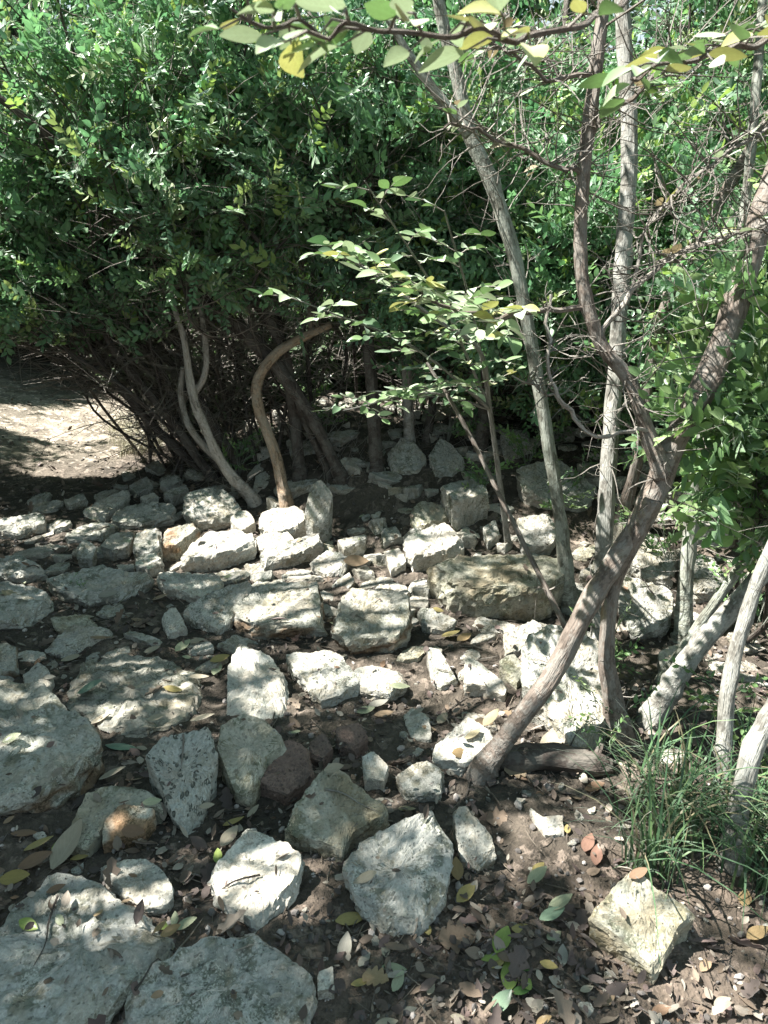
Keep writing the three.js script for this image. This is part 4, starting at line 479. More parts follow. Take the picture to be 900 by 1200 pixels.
// rubble: small chunks between the larger rocks, a few shapes repeated
const chunk = []; for (let k = 0; k < 9; k++) { const n = 5 + (k % 3), r = 0.05, poly = []; for (let i = 0; i < n; i++) { const a = i / n * 6.28 + rr(-0.35, 0.35), q = r * rr(0.7, 1.2); poly.push([Math.cos(a) * q * 1.35, rr(0.008, 0.04), Math.sin(a) * q]); }
  const hk = H; const [g] = stoneGeo(poly.map((p) => [p[0], H(0, 0) + p[1], p[2]]), ['pale', 'lichen', 'white'][k % 3], 200 + k); g.translate(0, -H(0, 0), 0); chunk.push([g, STONE[['pale', 'lichen', 'white'][k % 3]]]); }
const slabs = []; for (let k = 0; k < 12; k++) { const n = 5 + (k % 3), poly = [], base = H(0, 0), tx = rr(-0.25, 0.25), tz = rr(-0.3, 0.15); for (let i = 0; i < n; i++) { const a = i / n * 6.28 + rr(-0.4, 0.4), q = 0.1 * rr(0.65, 1.15), x = Math.cos(a) * q * 1.4, z = Math.sin(a) * q; poly.push([x, base + 0.03 + tx * x + tz * z, z]); } const kind = ['pale', 'lichen', 'lichen', 'white', 'olive', 'lichen'][k % 6], [g] = stoneGeo(poly, kind, 300 + k); g.translate(0, -base, 0); slabs.push([g, STONE[kind], kind]); }
let laid = 0;
for (let tries = 0; tries < 9000 && laid < 215; tries++) {
  const z = rr(-5.0, -1.9), x = rr(-0.66, 0.6) * -z, s = rr(0.42, 1.15) * (z < -2.6 ? 1 : 0.7), w = smooth(-2.0, -2.8, z); if (rnd() > w + 0.08 || (x < -1.7 && z < -4.3) || over(x, z, 0.055 * s)) continue;
  const dim = x < -0.9 || z < -3.95, [g, m] = slabs[laid % 12], o = mesh('flat_stone', g, m); o.scale.set(s, s * rr(0.7, 1.1), s * rr(0.7, 1)); o.rotation.y = rr(0, 6.28); o.position.set(x, H(x, z) - 0.004, z);
  top(o, 'flat_stone', dim ? 'flat grey stone half sunk in the shaded rubble' : 'flat pale stone half sunk between the larger rocks', 'stone', dim ? 'flat stones in the shaded rubble' : 'flat stones between the larger rocks'); occupied.push([x, z, 0.1 * s, 0.075 * s, 0]); laid++;
}
let placed = 0;
for (let tries = 0; tries < 4000 && placed < 250; tries++) {
  const z = rr(-5.2, -1.15), x = rr(-0.62, 0.58) * -z + 0.1; const pile = smooth(-2.4, -3.2, z) * smooth(-1.8, -0.8, x) * 0.9 + 0.08 + 0.3 * smooth(-4.2, -3.6, z) * smooth(-3.2, -3.8, -z);
  if (rnd() > pile || over(x, z, 0.01) || (x < -1.9 && z < -4.4)) continue;
  const [g, m] = chunk[placed % 9], s = rr(0.3, 1.15) * (0.7 + 0.5 * pile) * (z > -1.9 ? 0.5 : 1), o = mesh('rubble_stone', g, m); o.scale.set(s * rr(0.8, 1.5), s * rr(0.7, 1.3), s); o.rotation.set(rr(-0.4, 0.4), rr(0, 6.28), rr(-0.4, 0.4)); o.position.set(x, H(x, z) - 0.005, z);
  top(o, 'rubble_stone', 'small limestone chunk lying in the soil between the larger rocks', 'stone', 'small chunks between the larger rocks'); placed++;
}
// ---------- standing trees and saplings ----------
const kink = (run) => { const o = [run[0]]; for (let i = 1; i < run.length; i++) { const a = run[i - 1], b = run[i]; for (const f of [0.33, 0.67]) o.push(a.map((v, k) => lerp(v, b[k], f) + (k < 3 ? rr(-0.012, 0.012) : 0))); o.push(b); } return o; };
const limb = (parent, run, bark, sides = 12, name = 'limb', step = 0.035) => mesh(name, tube(run, sides, step, 0.2), bark, parent);
function tree(key, name, label, bark, category = 'tree', group) {
  const t = new THREE.Group(); top(t, name, label, category, group);
  STEMS[key].forEach((run, i) => limb(t, run, Array.isArray(bark) ? bark[Math.min(i, bark.length - 1)] : bark, 18, i ? 'limb' : 'trunk', 0.022));
  return t;
}
const LEAFGEO = [0, 1, 2, 3].map((k) => leafGeo(1, 0.46 + 0.06 * k, 0.1 + 0.12 * k, [0.05, 0.3, -0.12, 0.2][k], 6));
const tone = (r, g, b, coat = 0.25, thru = 0.42) => leafMat(L(r, g, b), coat, thru);
const LT = { pale: tone(0.32, 0.42, 0.24), green: tone(0.14, 0.26, 0.08), deep: tone(0.07, 0.16, 0.06), yellow: tone(0.38, 0.40, 0.12), tan: tone(0.28, 0.23, 0.13, 0.1), rust: tone(0.25, 0.10, 0.05, 0) };
function leafAt(parent, p, dir, len, mat) {
  const o = mesh('leaf', pick(LEAFGEO), mat, parent); o.position.copy(p); o.scale.setScalar(len);
  const up = V(rr(-0.85, 0.85), 1, rr(-0.85, 0.85)), x = dir.clone().normalize(), z = x.clone().cross(up).normalize(), y = z.clone().cross(x); o.quaternion.setFromRotationMatrix(M4.makeBasis(x, y, z)); return o;
}
function leafyTwigs(parent, run, n, from, to, twigLen, per, leafLen, mats, flat = 0.35) { // side twigs with paired leaves, each leaf its own piece
  const c = new THREE.CatmullRomCurve3(run.map((p) => V(p[0], p[1], p[2])), false, 'centripetal'), gs = [];
  for (let k = 0; k < n; k++) {
    const t = lerp(from, to, (k + rr(0, 1)) / n), p = c.getPoint(t), tg = c.getTangent(t), side = k % 2 ? 1 : -1, w = V(tg.z * side, rr(-flat, flat), -tg.x * side).addScaledVector(tg, rr(0.2, 1)).normalize(), l = twigLen * rr(0.6, 1.3), e = p.clone().addScaledVector(w, l);
    gs.push(tube([[p.x, p.y, p.z, 0.002], [(p.x + e.x) / 2, (p.y + e.y) / 2 + 0.008, (p.z + e.z) / 2, 0.0015], [e.x, e.y, e.z, 0.0008]], 4, 0.05, 0, false));
    for (let j = 0; j < per; j++) { const f = (j + 1) / per, s = j % 2 ? 1 : -1, q = p.clone().lerp(e, f); q.y += 0.008 * Math.sin(f * 3.14); const d = w.clone().multiplyScalar(rr(0.4, 0.9)).add(V(w.z * s, rr(-0.25, 0.2), -w.x * s)); if (j === per - 1) d.copy(w); leafAt(parent, q, d, leafLen * rr(0.7, 1.2), pick(mats)); }
  }
  mesh('twigs', mergeGeometries(gs), BARK.dead, parent).userData.kind = 'stuff';
}
function spikes(parent, run, n, len) { // short bare side twigs
  const c = new THREE.CatmullRomCurve3(run.map((p) => V(p[0], p[1], p[2])), false, 'centripetal'), gs = [];
  for (let k = 0; k < n; k++) { const p = c.getPoint(rr(0.08, 0.98)), w = V(rr(-1, 1), rr(-0.5, 1), rr(-1, 1)).normalize(); gs.push(...crooked(p, w, len * rr(0.4, 1.6), 0.0028, 2)); }
  mesh('twigs', mergeGeometries(gs), BARK.dead, parent).userData.kind = 'stuff';
}
const forked = tree('forked', 'forked_tree', 'leaning forked tree with brown bark and a second leg, rising over the pale boulder', [BARK.brown, BARK.brown, BARK.brown]);
const addBranch = (key, leafy) => STEMS[key].forEach((run0) => { const run = kink(run0), b = limb(forked, run, key === 'thorn' || key === 'thornc' ? BARK.dead : BARK.brown, 7, 'branch', 0.03); leafy(b, run); });
addBranch('thorn', (b, r) => spikes(b, r, 18, 0.07));
addBranch('thornb', (b, r) => { spikes(b, r, 8, 0.06); leafyTwigs(b, r, 18, 0.25, 1, 0.11, 6, 0.06, [LT.pale, LT.pale, LT.green, LT.yellow]); });
addBranch('thornc', (b, r) => { spikes(b, r, 60, 0.2); leafyTwigs(b, r, 4, 0.35, 0.9, 0.05, 2, 0.045, [LT.yellow, LT.tan, LT.pale]); });
addBranch('thornd', (b, r) => { spikes(b, r, 44, 0.2); leafyTwigs(b, r, 4, 0.3, 1, 0.07, 3, 0.045, [LT.green, LT.tan, LT.pale]); });
addBranch('bough', (b, r) => leafyTwigs(b, r, 22, 0.48, 1, 0.05, 2, 0.043, [LT.pale, LT.pale, LT.green, LT.pale, LT.yellow], 0.25));
addBranch('boughb', (b, r) => leafyTwigs(b, r, 12, 0.42, 1, 0.07, 3, 0.048, [LT.pale, LT.green, LT.green, LT.yellow], 0.25));
spikes(forked, STEMS.forked[1], 46, 0.28); spikes(forked, STEMS.forked[0].slice(4), 14, 0.2);
const slender = tree('slender', 'slender_tree', 'slender pale grey tree forking high up, behind the long flat boulder', BARK.green);
const greyTree = tree('grey', 'straight_tree', 'straight grey tree just behind the forked tree', BARK.grey);
spikes(slender, STEMS.slender[0].slice(3), 40, 0.3); spikes(greyTree, STEMS.grey[0].slice(2), 40, 0.3);
const mossy = tree('mossy', 'lichened_tree', 'thin upright tree with green lichen patches behind the leaning pole', BARK.green);
spikes(mossy, STEMS.mossy[0].slice(2), 40, 0.3);
const leaning = tree('leaning', 'leaning_stem', 'thick smooth pale stem slanting up from the grass tuft', BARK.grey);
const leanthin = tree('leanthin', 'leaning_stem', 'thin dark stem slanting parallel behind the thick pale stem', BARK.green);
const upright = tree('upright', 'sapling', 'grey sapling curving up out of the grass tuft', BARK.grey);
const corner = tree('corner', 'sapling', 'stout grey sapling at the outer edge of the grass tuft', BARK.grey);
const deadS = tree('deadsapling', 'dead_sapling', 'thin bare dead sapling leaning away from the forked tree', BARK.brown, 'sapling'); spikes(deadS, STEMS.deadsapling[0], 14, 0.12);
const curved = tree('curved', 'curved_sapling', 'tan sapling bent like a hook at the edge of the rubble', BARK.tan, 'sapling');
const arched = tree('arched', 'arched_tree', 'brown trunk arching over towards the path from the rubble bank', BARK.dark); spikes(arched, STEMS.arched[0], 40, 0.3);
const silvery = tree('silvery', 'silvery_shrub', 'pale silvery shrub stem with a cup shaped fork at the thicket edge', BARK.dead, 'shrub'); spikes(silvery, STEMS.silvery[0], 26, 0.2);
const archTop = tree('arch_top', 'dark_tree', 'dark branch tree reaching across the upper thicket towards the path', BARK.dark);
const crossing = new THREE.Group(); top(crossing, 'crossing_tree', 'dark crooked stem crossing behind the leaning forked tree', 'tree'); limb(crossing, [[STEMS.crossing[0][0][0] - 0.05, H(STEMS.crossing[0][0][0], STEMS.crossing[0][0][2]) - 0.08, STEMS.crossing[0][0][2] - 0.1, 0.034], ...STEMS.crossing[0]], BARK.brown, 9, 'trunk');
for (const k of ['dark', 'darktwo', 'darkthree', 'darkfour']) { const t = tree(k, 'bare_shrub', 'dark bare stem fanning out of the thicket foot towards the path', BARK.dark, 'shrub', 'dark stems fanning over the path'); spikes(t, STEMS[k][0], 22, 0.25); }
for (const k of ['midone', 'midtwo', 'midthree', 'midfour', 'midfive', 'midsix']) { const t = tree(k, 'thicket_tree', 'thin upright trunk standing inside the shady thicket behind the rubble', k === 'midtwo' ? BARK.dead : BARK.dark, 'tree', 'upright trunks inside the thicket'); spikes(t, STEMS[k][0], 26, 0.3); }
{ const t = new THREE.Group(); top(t, 'leafy_sapling', 'thin sapling holding out a spray of pale green leaves before the thicket', 'sapling');
  const r = STEMS.spray[0], b = limb(t, r, BARK.grey, 7, 'trunk'); leafyTwigs(t, r, 22, 0.45, 1, 0.13, 6, 0.055, [LT.pale, LT.green, LT.green, LT.deep, LT.yellow]);
  for (const [ex, ey, ez] of [[-0.05, 1.62, -2.15], [0.16, 1.55, -2.2], [-0.22, 1.32, -2.15], [0.1, 1.05, -2.3], [-0.12, 1.0, -2.25]]) { const s = r[4], q = [[s[0], s[1], s[2], 0.006], [(s[0] + ex) / 2, (s[1] + ey) / 2 + 0.06, (s[2] + ez) / 2, 0.0045], [ex, ey, ez, 0.002]]; const bb = limb(t, q, BARK.grey, 6, 'branch'); leafyTwigs(bb, q, 11, 0.3, 1, 0.11, 5, 0.052, [LT.pale, LT.green, LT.green, LT.deep]); } }
{ // the fallen log
  const t = new THREE.Group(); top(t, 'fallen_log', 'short dark rotten log lying at the foot of the forked tree', 'log');
  const r = STEMS.log[0].map((p) => [p[0], H(p[0], p[2]) + p[3] * 0.5, p[2], p[3]]); mesh('trunk', tube(r, 16, 0.012, 0.45), BARK.dark, t); for (const [k, a, l] of [[1, 0.9, 0.06], [3, -0.7, 0.05]]) mesh('stub', tube([[r[k][0], r[k][1], r[k][2], 0.014], [r[k][0] + 0.02, r[k][1] + l * 0.7, r[k][2] + a * 0.03, 0.011], [r[k][0] + 0.03, r[k][1] + l, r[k][2] + a * 0.05, 0.006]], 7, 0.01, 0.3), BARK.dark, t);
}

// ---------- thicket shrubs ----------
function shrub(name, label, group, o) { const t = new THREE.Group(); top(t, name, label, o.category || 'shrub', group); grow(t, o); return t; }
const gNear = 'evergreen shrubs arching over the path';
for (const [b, c, s, k, label] of [
  [[-1.15, 0, -4.75], [-1.55, 1.75, -4.1], [0.75, 0.75, 0.5], 8, 'evergreen shrub whose low leafy crown hangs above the silvery forked stem'],
  [[-0.75, 0, -4.7], [-0.8, 1.95, -4.0], [0.7, 0.85, 0.5], 8, 'evergreen shrub with a tangle of dead twigs above the arching brown trunk'],
  [[-0.2, 0, -4.7], [-0.15, 2.0, -4.1], [0.65, 0.9, 0.5], 8, 'evergreen shrub behind the spray of pale leaves'],
  [[-1.3, 0, -4.9], [-2.15, 2.1, -3.9], [0.7, 0.75, 0.6], 8, 'evergreen shrub leaning out over the shaded path'],
  [[-1.1, 0, -5.0], [-1.3, 2.7, -3.9], [1.0, 0.5, 0.7], 5, 'tall evergreen shrub whose crown tops the dark crossing branch'],
  [[-1.35, 0, -5.2], [-2.4, 1.4, -4.7], [0.55, 0.5, 0.45], 10, 'evergreen shrub drooping to the mouth of the dark path tunnel'],
  [[-1.5, 0, -5.4], [-1.95, 1.3, -4.4], [0.6, 0.45, 0.4], 10, 'low evergreen shrub before the dark fanning stems'],
  [[-3.2, 0, -4.6], [-2.9, 1.7, -4.6], [0.6, 0.7, 0.5], 8, 'evergreen shrub across the path that closes the tunnel mouth'],
  [[-2.9, 0, -3.6], [-2.15, 2.4, -3.2], [0.5, 0.6, 0.5], 7, 'evergreen shrub of backlit leaves at the outer side of the path'],
]) shrub('evergreen_shrub', label, gNear, { base: b, crownAt: c, size: s, stems: k, branches: 11, twigs: 6, leaves: 3, r: 0.009, deadTwigs: 30, leafFrom: 0.95, spread: 0.3, bend: 0.3, geos: TWIG.concat(TWIGSMALL), scale: 0.95 });
for (const [b, c, s, k, label] of [
  [[0.5, 0, -5.2], [0.45, 1.9, -4.8], [0.8, 1.2, 0.6], 7, 'dark shrub behind the slender pale tree'],
  [[1.2, 0, -4.9], [1.2, 1.9, -4.5], [0.8, 1.2, 0.7], 7, 'dark shrub behind the straight grey tree'],
  [[2.0, 0, -4.4], [1.95, 1.8, -4.0], [0.8, 1.2, 0.7], 7, 'dark shrub behind the leaning trunk of the forked tree'],
  [[2.5, 0, -3.3], [2.1, 1.6, -3.2], [0.6, 1.2, 0.7], 7, 'dark shrub behind the lichened tree and the glossy shrub'],
  [[0.3, 0, -4.9], [0.35, 1.35, -4.3], [0.5, 0.7, 0.35], 7, 'leafy undergrowth shrub above the dark boulders'],
  [[0.95, 0, -4.5], [0.95, 1.3, -3.9], [0.5, 0.75, 0.35], 7, 'leafy undergrowth shrub between the slender and the straight tree'],
  [[1.6, 0, -3.5], [1.65, 1.2, -3.3], [0.45, 0.7, 0.4], 6, 'small dark shrub above the ridge sided boulder'],
]) shrub('evergreen_shrub', label, 'dark shrubs behind the trunks', { base: b, crownAt: c, size: s, stems: k, branches: 12, twigs: 6, leaves: 4, r: 0.011, pal: PAL.holm, geos: TWIGSMALL.concat(TWIG.slice(0, 2)), deadTwigs: 9, leafFrom: 0.35 });
shrub('glossy_shrub', 'glossy bright green leafy shrub beside the lichened tree', null, { base: [1.45, 0, -2.7], crownAt: [1.24, 0.98, -2.35], size: [0.13, 0.36, 0.16], stems: 4, branches: 8, twigs: 5, leaves: 3, r: 0.008, pal: PAL.bright, mat: FRESH, leafFrom: 0.3 });
for (const [x, z, w, label] of [[-1.1, -5.9, 0.6, 'low leafy undergrowth behind the dark fanning stems'], [-0.3, -5.7, 0.55, 'low leafy undergrowth behind the hook shaped sapling'], [0.5, -5.7, 0.55, 'low leafy undergrowth behind the thicket trunks'], [-1.9, -6.6, 0.6, 'low leafy undergrowth where the path bends out of sight']])
  shrub('undergrowth_shrub', label, 'low undergrowth', { base: [x, 0, z], crownAt: [x, 0.65 + H(x, z), z], size: [w, 0.55, 0.4], stems: 7, branches: 9, twigs: 6, leaves: 4, r: 0.008, pal: PAL.deep, geos: TWIG, spread: 0.35, deadTwigs: 5, leafFrom: 0.05 });
for (const [x, z, w, h] of [[-4.9, -6.2, 1.0, 1.5], [-4.4, -8.2, 1.1, 1.5], [-3.2, -8.4, 1.1, 1.5], [-2.0, -7.9, 1.0, 1.4], [-5.2, -4.6, 1.1, 1.6], [-6.2, -7.5, 1.4, 2.2], [-1.4, -6.9, 1.3, 1.5], [0.2, -6.6, 1.3, 1.5], [1.7, -6.2, 1.3, 1.5], [3.0, -5.4, 1.3, 1.6], [3.5, -3.8, 1.1, 1.6], [4.6, -7.5, 1.5, 1.8]])
  shrub('background_shrub', 'dense dark shrub deep in the wood behind the thicket', 'shrubs deep in the wood', { base: [x, 0, z], crownAt: [x, h * 0.85 + H(x, z), z], size: [w, h, 0.9], stems: 9, branches: 13, twigs: 5, leaves: 3, r: 0.018, pal: PAL.deep, geos: TWIGFAR, scale: 1.3, deadTwigs: 4, spread: 0.5, leafFrom: 0.12 });
for (const [x, z, y, w] of [[-3.6, -7.8, 3.4, 1.4], [-5.4, -6.4, 3.4, 1.3], [-1.6, -7.0, 3.8, 1.4], [0.5, -6.2, 4.0, 1.5], [2.4, -5.4, 4.0, 1.5], [3.2, -3.4, 3.9, 1.3]])
  shrub('holm_oak', 'tall evergreen oak rising above the thicket', 'evergreen oaks above the thicket', { category: 'tree', base: [x, 0, z - 0.6], crownAt: [x, y, z], size: [w, 1.2, 1.2], stems: 4, branches: 18, twigs: 6, leaves: 4, r: 0.04, pal: PAL.holm, geos: TWIGFAR, scale: 1.2, spread: 0.2 });

// ---------- canopy overhead that dapples the light ----------
grow(forked, { given: [STEMS.forked[0].slice(-4), STEMS.forked[1].slice(-4)], crownAt: [1.2, 3.2, -1.4], size: [0.8, 0.7, 0.8], branches: 8, twigs: 4, leaves: 2, pal: PAL.mixed, mat: FRESH, bark: BARK.brown });
grow(slender, { given: [STEMS.slender[0].slice(-4), STEMS.slender[1].slice(-2)], crownAt: [0.1, 3.1, -2.3], size: [0.8, 0.6, 0.8], branches: 8, twigs: 4, leaves: 2, pal: PAL.mixed, mat: FRESH, bark: BARK.green });
grow(greyTree, { given: [STEMS.grey[0].slice(-3)], crownAt: [0.9, 3.3, -2.5], size: [0.7, 0.6, 0.7], branches: 12, twigs: 4, leaves: 2, pal: PAL.mixed, mat: FRESH, bark: BARK.grey });
for (const [b, c, s, br] of CANOPY) shrub('overhanging_tree', 'tall tree beside the path whose leafy crown dapples the rocks', 'trees around the clearing', { category: 'tree', base: b, crownAt: c, size: s, stems: 4, branches: br, twigs: 4, leaves: 3, r: 0.035, pal: PAL.mixed, mat: FRESH, geos: TWIG, spread: 0.15 });

// ---------- forest floor ----------
scene.updateMatrixWorld(true);
const ray = new THREE.Raycaster(), DOWN = V(0, -1, 0), stones = scene.children.filter((o) => /^(rock|slab|flat_stone)/.test(o.name));
function surface(x, z) { const list = []; occupied.forEach(([cx, cz, hx, hz], i) => { if (((x - cx) / (hx + 0.08)) ** 2 + ((z - cz) / (hz + 0.08)) ** 2 < 1.3) list.push(stones[i]); });
  if (list.length) { ray.set(V(x, 3, z), DOWN); const h = ray.intersectObjects(list, false)[0]; if (h && h.point.y > H(x, z)) return [h.point.y, h.face.normal, true]; }
  return [H(x, z), null, false]; }
const DEAD = [[0.12, 0.092, 0.07], [0.15, 0.112, 0.08], [0.085, 0.064, 0.05], [0.18, 0.145, 0.11], [0.26, 0.225, 0.185], [0.34, 0.31, 0.26], [0.07, 0.055, 0.048], [0.11, 0.085, 0.076], [0.14, 0.10, 0.09]];
{ const geos = [leafGeo(0.032, 0.018, 0.3, -0.25, 4), leafGeo(0.04, 0.02, -0.3, 0.35, 4), leafGeo(0.024, 0.015, 0.1, -0.1, 4), leafGeo(0.05, 0.032, 0.5, -0.25, 6, 3)];
  const counts = [3800, 3000, 5800, 900];
  const root = new THREE.Group(); top(root, 'leaf_litter', 'brown dead leaves littering the soil between the rocks', 'leaf litter', null, 'stuff');
  geos.forEach((g, k) => { const im = shade(new THREE.InstancedMesh(g, DRY, counts[k])); im.name = 'dead_leaves'; im.userData.kind = 'stuff';
    for (let i = 0; i < counts[k]; i++) {
      let x, z, s, t = 0; do { z = -Math.pow(rr(0, 1), 1.5) * 6.4 - 0.95; x = rr(-0.85, 0.8) * (0.35 - z) ; s = surface(x, z); t++; } while (t < 6 && ((s[2] && rnd() > 0.006) || fbm(x * 2.6, 5, z * 2.6, 3) < rr(-0.2, 0.3) || (x < -1.3 && z < -4.6 && rnd() < 0.6)));
      im.setMatrixAt(i, M4.compose(V(x, s[0] + rr(0.004, 0.02), z), Q.setFromEuler(E.set(rr(-0.9, 0.9), rr(0, 6.28), rr(-0.7, 0.7))), V(rr(0.8, 1.2), rr(0.5, 1.8), rr(0.7, 1.2)).multiplyScalar(0.3 + 1.1 * Math.pow(rnd(), 2))));
      const c = pick(DEAD), v = rr(0.7, 1.3); im.setColorAt(i, COL.setRGB(c[0] * v, c[1] * v, c[2] * v)); }
    root.add(im); });
  { const stick = tube([[-0.02, 0, 0, 0.0013], [0, 0.002, 0.002, 0.0011], [0.022, 0, -0.001, 0.0007]], 4, 0.02, 0, false), im = shade(new THREE.InstancedMesh(stick, BARK.dead, 2200)); im.name = 'broken_twigs'; im.userData.kind = 'stuff'; for (let i = 0; i < 2200; i++) { const z = -Math.pow(rnd(), 1.5) * 5 - 0.95, x = rr(-0.85, 0.8) * (0.35 - z), k = rr(0.4, 2.2); im.setMatrixAt(i, M4.compose(V(x, H(x, z) + 0.006, z), Q.setFromEuler(E.set(0, rr(0, 6.28), rr(-0.25, 0.25))), V(k, k, k))); const v = rr(0.3, 1); im.setColorAt(i, COL.setRGB(v, v * 0.9, v * 0.8)); } root.add(im); }
  const crumb = new THREE.IcosahedronGeometry(0.006, 0), gr = shade(new THREE.InstancedMesh(crumb, new THREE.MeshStandardMaterial({ color: L(1, 1, 1), roughness: 1 }), 7000)); gr.name = 'gravel'; gr.userData = { kind: 'stuff', label: 'fine grit and soil crumbs between the rocks', category: 'gravel' };
  for (let i = 0; i < 7000; i++) { const z = -Math.pow(rr(0, 1), 1.7) * 6 - 0.95, x = rr(-0.85, 0.8) * (0.35 - z), y = H(x, z), s = Math.pow(rnd(), 3) * 1.6 + 0.35; gr.setMatrixAt(i, M4.compose(V(x, y + 0.004, z), Q.setFromEuler(E.set(rr(0, 6), rr(0, 6), 0)), V(s * rr(0.8, 1.5), s * rr(0.5, 0.9), s))); const k = rnd() < 0.25 ? rr(0.25, 0.42) : rr(0.06, 0.16); gr.setColorAt(i, COL.setRGB(k, k * 0.9, k * 0.83)); }
  scene.add(gr); }
const FT = { yellow: [0.40, 0.33, 0.12], cream: [0.40, 0.36, 0.27], grey: [0.33, 0.32, 0.27], oak: [0.27, 0.19, 0.13], oakpale: [0.4, 0.29, 0.16], pale: [0.38, 0.42, 0.27], green: [0.30, 0.40, 0.09], deepgreen: [0.10, 0.22, 0.05], bluegreen: [0.22, 0.33, 0.22], amber: [0.33, 0.235, 0.11], rust: [0.23, 0.125, 0.085], teal: [0.18, 0.29, 0.21], brown: [0.24, 0.15, 0.09], mustard: [0.36, 0.29, 0.09], tan: [0.33, 0.24, 0.15], straw: [0.36, 0.32, 0.2], brownpale: [0.32, 0.25, 0.16], white: [0.52, 0.49, 0.43] };
const FW = { yellow: 'yellow', cream: 'cream', grey: 'grey', oak: 'tan lobed oak', oakpale: 'pale ragged oak', pale: 'pale green', green: 'fresh light green', deepgreen: 'deep green', bluegreen: 'blue green', amber: 'amber', rust: 'rust red', teal: 'sea green', brown: 'brown', mustard: 'mustard', tan: 'tan', straw: 'straw coloured', brownpale: 'crumpled pale brown', white: 'bleached whitish' };
const FM = {}; for (const k in FT) FM[k] = leafMat(L(...FT[k].map((v) => v * 0.85)), /green|teal|pale$/.test(k) ? 0.25 : 0.05, 0.25);
const FG = [leafGeo(1, 0.5, 0.15, -0.12, 6), leafGeo(1, 0.44, -0.25, 0.2, 6), leafGeo(1, 0.55, 0.3, -0.25, 6)], OAK = leafGeo(1, 0.85, 0.22, -0.1, 16, 4);
const UP = V(0, 1, 0);
function fall(x, z, len, deg, k, lift = 0.003) {
  const [y, n, on] = surface(x, z), oak = /oak|brownpale|white/.test(k), o = mesh('fallen_leaf', oak ? OAK : pick(FG), FM[k]); o.scale.setScalar(len);
  o.quaternion.setFromUnitVectors(UP, n && n.y > 0.3 ? n.clone().lerp(UP, 0.3).normalize() : UP).multiply(Q.setFromEuler(E.set(rr(-0.25, 0.25), deg * Math.PI / 180, rr(-0.15, 0.2)))); o.position.set(x, y + lift + 0.03 * len, z);
  return top(o, 'fallen_leaf', on ? `${FW[k]} fallen leaf resting on a rock` : `${FW[k]} fallen leaf lying on the soil`, 'leaf', on ? `${FW[k]} leaves on rocks` : `${FW[k]} leaves on the soil`);
}
FALLEN.forEach(([x, z, l, a, k]) => k === 'white' ? null : fall(x - 0.5 * l * Math.cos(a * Math.PI / 180), z + 0.5 * l * Math.sin(a * Math.PI / 180), l * 0.85, a, k, /green|yellow|pale|teal|cream|amber|oak/.test(k) ? 0.012 : 0.006));
for (let i = 0; i < 120; i++) { const z = -Math.pow(rnd(), 1.2) * 3.4 - 1.1, x = rr(-0.6, 0.56) * (0.3 - z); fall(x, z, rr(0.022, 0.042), rr(0, 360), pick(['tan', 'cream', 'brown', 'grey', 'brown', 'tan', 'grey', 'pale'])); }
for (let i = 0; i < 70; i++) { let z, x; do { z = -Math.pow(rnd(), 1.4) * 2.6 - 1.08; x = rr(-0.55, 0.55) * (0.3 - z); } while (over(x, z, 0.0)); const s = rr(0.12, 0.34), [g, m] = chunk[(i * 2) % 9], o = mesh('pebble', g, m); o.scale.set(s, s * 0.9, s * rr(0.7, 1)); o.rotation.y = rr(0, 6.28); o.position.set(x, H(x, z) + 0.002, z); top(o, 'pebble', 'small pale pebble lying on the open soil', 'pebble', 'pebbles on the soil'); }
for (let i = 0; i < 46; i++) { const z = -Math.pow(rnd(), 1.3) * 3.2 - 1.1, x = rr(-0.5, 0.55) * (0.3 - z), a = rr(0, 6.28), l = rr(0.06, 0.2), p = []; for (let k = 0; k < 4; k++) { const t = k / 3 - 0.5, X = x + Math.cos(a) * l * t + rr(-0.006, 0.006), Z = z + Math.sin(a) * l * t + rr(-0.006, 0.006); p.push([X, surface(X, Z)[0] + 0.008, Z, 0.003 * (1 - 0.25 * k)]); } const o = mesh('fallen_twig', tube(p, 5, 0.02, 0.1), i % 3 ? BARK.dark : BARK.dead); top(o, 'fallen_twig', 'thin broken twig lying among the rocks', 'twig', 'broken twigs among the rocks'); }

// ---------- grass ----------
function tuft(name, label, spots, n, len, pal, width = 0.006) {
  const root = new THREE.Group(); top(root, name, label, 'grass'); const gs = [];
  for (let i = 0; i < n; i++) {
    const [bx, bz, sp] = pick(spots), x = bx + rr(-sp, sp), z = bz + rr(-sp, sp), y = H(x, z) - 0.01, a = rr(0, 6.28), l = len * rr(0.45, 1.2), b = rr(0.5, 1.35), w = width * rr(0.6, 1.1), c = pick(pal), v = rr(0.7, 1.3), pos = [], col = [], idx = [], dx = Math.cos(a), dz = Math.sin(a), S = 6;
    for (let k = 0; k <= S; k++) { const t = k / S, h = l * (t - 0.45 * b * t * t * t) * 0.85, f = l * b * t * t * 0.62, ww = w * (1 - t * t) + 0.0005; pos.push(x + dx * f - dz * ww / 2, y + h, z + dz * f + dx * ww / 2, x + dx * f + dz * ww / 2, y + h + 0.0012, z + dz * f - dx * ww / 2); for (let q = 0; q < 2; q++) col.push(c[0] * v, c[1] * v, c[2] * v); if (k < S) { const o = k * 2; idx.push(o, o + 1, o + 2, o + 2, o + 1, o + 3); } }
    const g = new THREE.BufferGeometry(); g.setAttribute('position', new THREE.Float32BufferAttribute(pos, 3)); g.setAttribute('color', new THREE.Float32BufferAttribute(col, 3)); g.setIndex(idx); g.computeVertexNormals(); gs.push(g);
  }
  const m = mesh('blades', mergeGeometries(gs), GRASS, root); m.userData.kind = 'stuff';
}
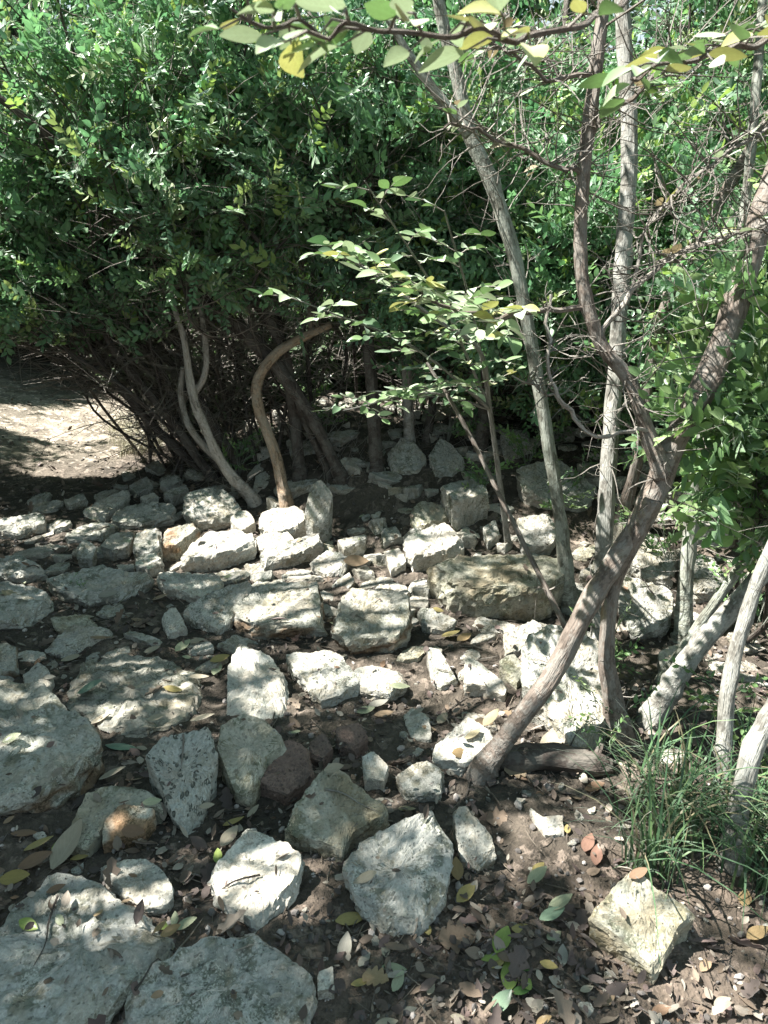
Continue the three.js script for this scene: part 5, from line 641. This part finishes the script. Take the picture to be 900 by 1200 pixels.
const GRASS = new THREE.MeshPhysicalMaterial({ vertexColors: true, roughness: 0.85, transmission: 0.3, thickness: 0, clearcoat: 0.3, clearcoatRoughness: 0.35, side: THREE.DoubleSide });
tuft('grass_tuft', 'long green grass tuft between the leaning stems', [[0.72, -1.62, 0.09], [0.85, -1.6, 0.1], [0.98, -1.66, 0.1], [0.78, -1.78, 0.1], [0.92, -1.5, 0.08], [0.66, -1.5, 0.06], [1.0, -1.4, 0.08]], 430, 0.42, [[0.05, 0.125, 0.04], [0.038, 0.10, 0.032], [0.08, 0.15, 0.045], [0.045, 0.11, 0.042], [0.18, 0.165, 0.085]], 0.0065);
tuft('dry_grass_tuft', 'heap of pale dry grass beside the path at the thicket foot', [[-1.75, -5.4, 0.14], [-1.85, -5.7, 0.2], [-2.0, -6.1, 0.2]], 900, 0.26, [[0.46, 0.43, 0.33], [0.38, 0.36, 0.27], [0.32, 0.32, 0.2], [0.5, 0.47, 0.38]], 0.005);
// small green seedlings between the rocks
const SEEDTWIG = twigGeo(8, 0.1, 0.022, 0.012, 3);
for (const [x, z, n, h] of [[0.78, -2.35, 5, 0.22], [0.68, -2.0, 6, 0.16], [1.12, -2.0, 6, 0.28], [1.06, -1.72, 5, 0.3], [-0.1, -2.78, 3, 0.07], [-1.35, -3.05, 4, 0.09], [0.5, -3.7, 6, 0.2], [0.75, -3.9, 7, 0.28], [1.25, -3.1, 6, 0.3], [-0.85, -4.35, 6, 0.25], [-0.35, -4.5, 6, 0.22], [1.4, -2.6, 7, 0.35], [0.35, -4.2, 8, 0.3], [0.6, -4.4, 9, 0.35], [0.95, -4.1, 9, 0.4], [1.15, -3.7, 8, 0.35], [0.2, -4.7, 8, 0.35], [1.5, -3.2, 8, 0.4], [1.7, -2.9, 8, 0.4], [-0.55, -4.75, 7, 0.3], [0.85, -3.55, 6, 0.22], [1.3, -4.3, 9, 0.45]]) {
  const t = new THREE.Group(); top(t, 'seedling', 'small green seedling sprouting between the rocks', 'plant', 'seedlings between the rocks'); const y = H(x, z) - 0.01, sp = [], gs = [];
  for (let k = 0; k < n; k++) { const w = V(rr(-0.6, 0.6), 1, rr(-0.6, 0.6)).normalize(), l = h * rr(0.6, 1.1); gs.push(tube([[x, y, z, 0.0025], [x + w.x * l * 0.4, y + l * 0.6, z + w.z * l * 0.4, 0.0018], [x + w.x * l, y + w.y * l, z + w.z * l, 0.001]], 4, 0.08, 0, false)); for (const f of [0.4, 0.7, 0.95]) sp.push([x + w.x * l * f, y + w.y * l * f, z + w.z * l * f, w.x + rr(-1, 1), rr(0, 0.8), w.z + rr(-1, 1), rr(0.7, 1.2) * Math.min(1.5, h / 0.14)]); }
  mesh('stem', mergeGeometries(gs), BARK.green, t); crown(t, sp, [SEEDTWIG], FRESH, PAL.bright, 'foliage');
}
renderer.render(scene, camera);
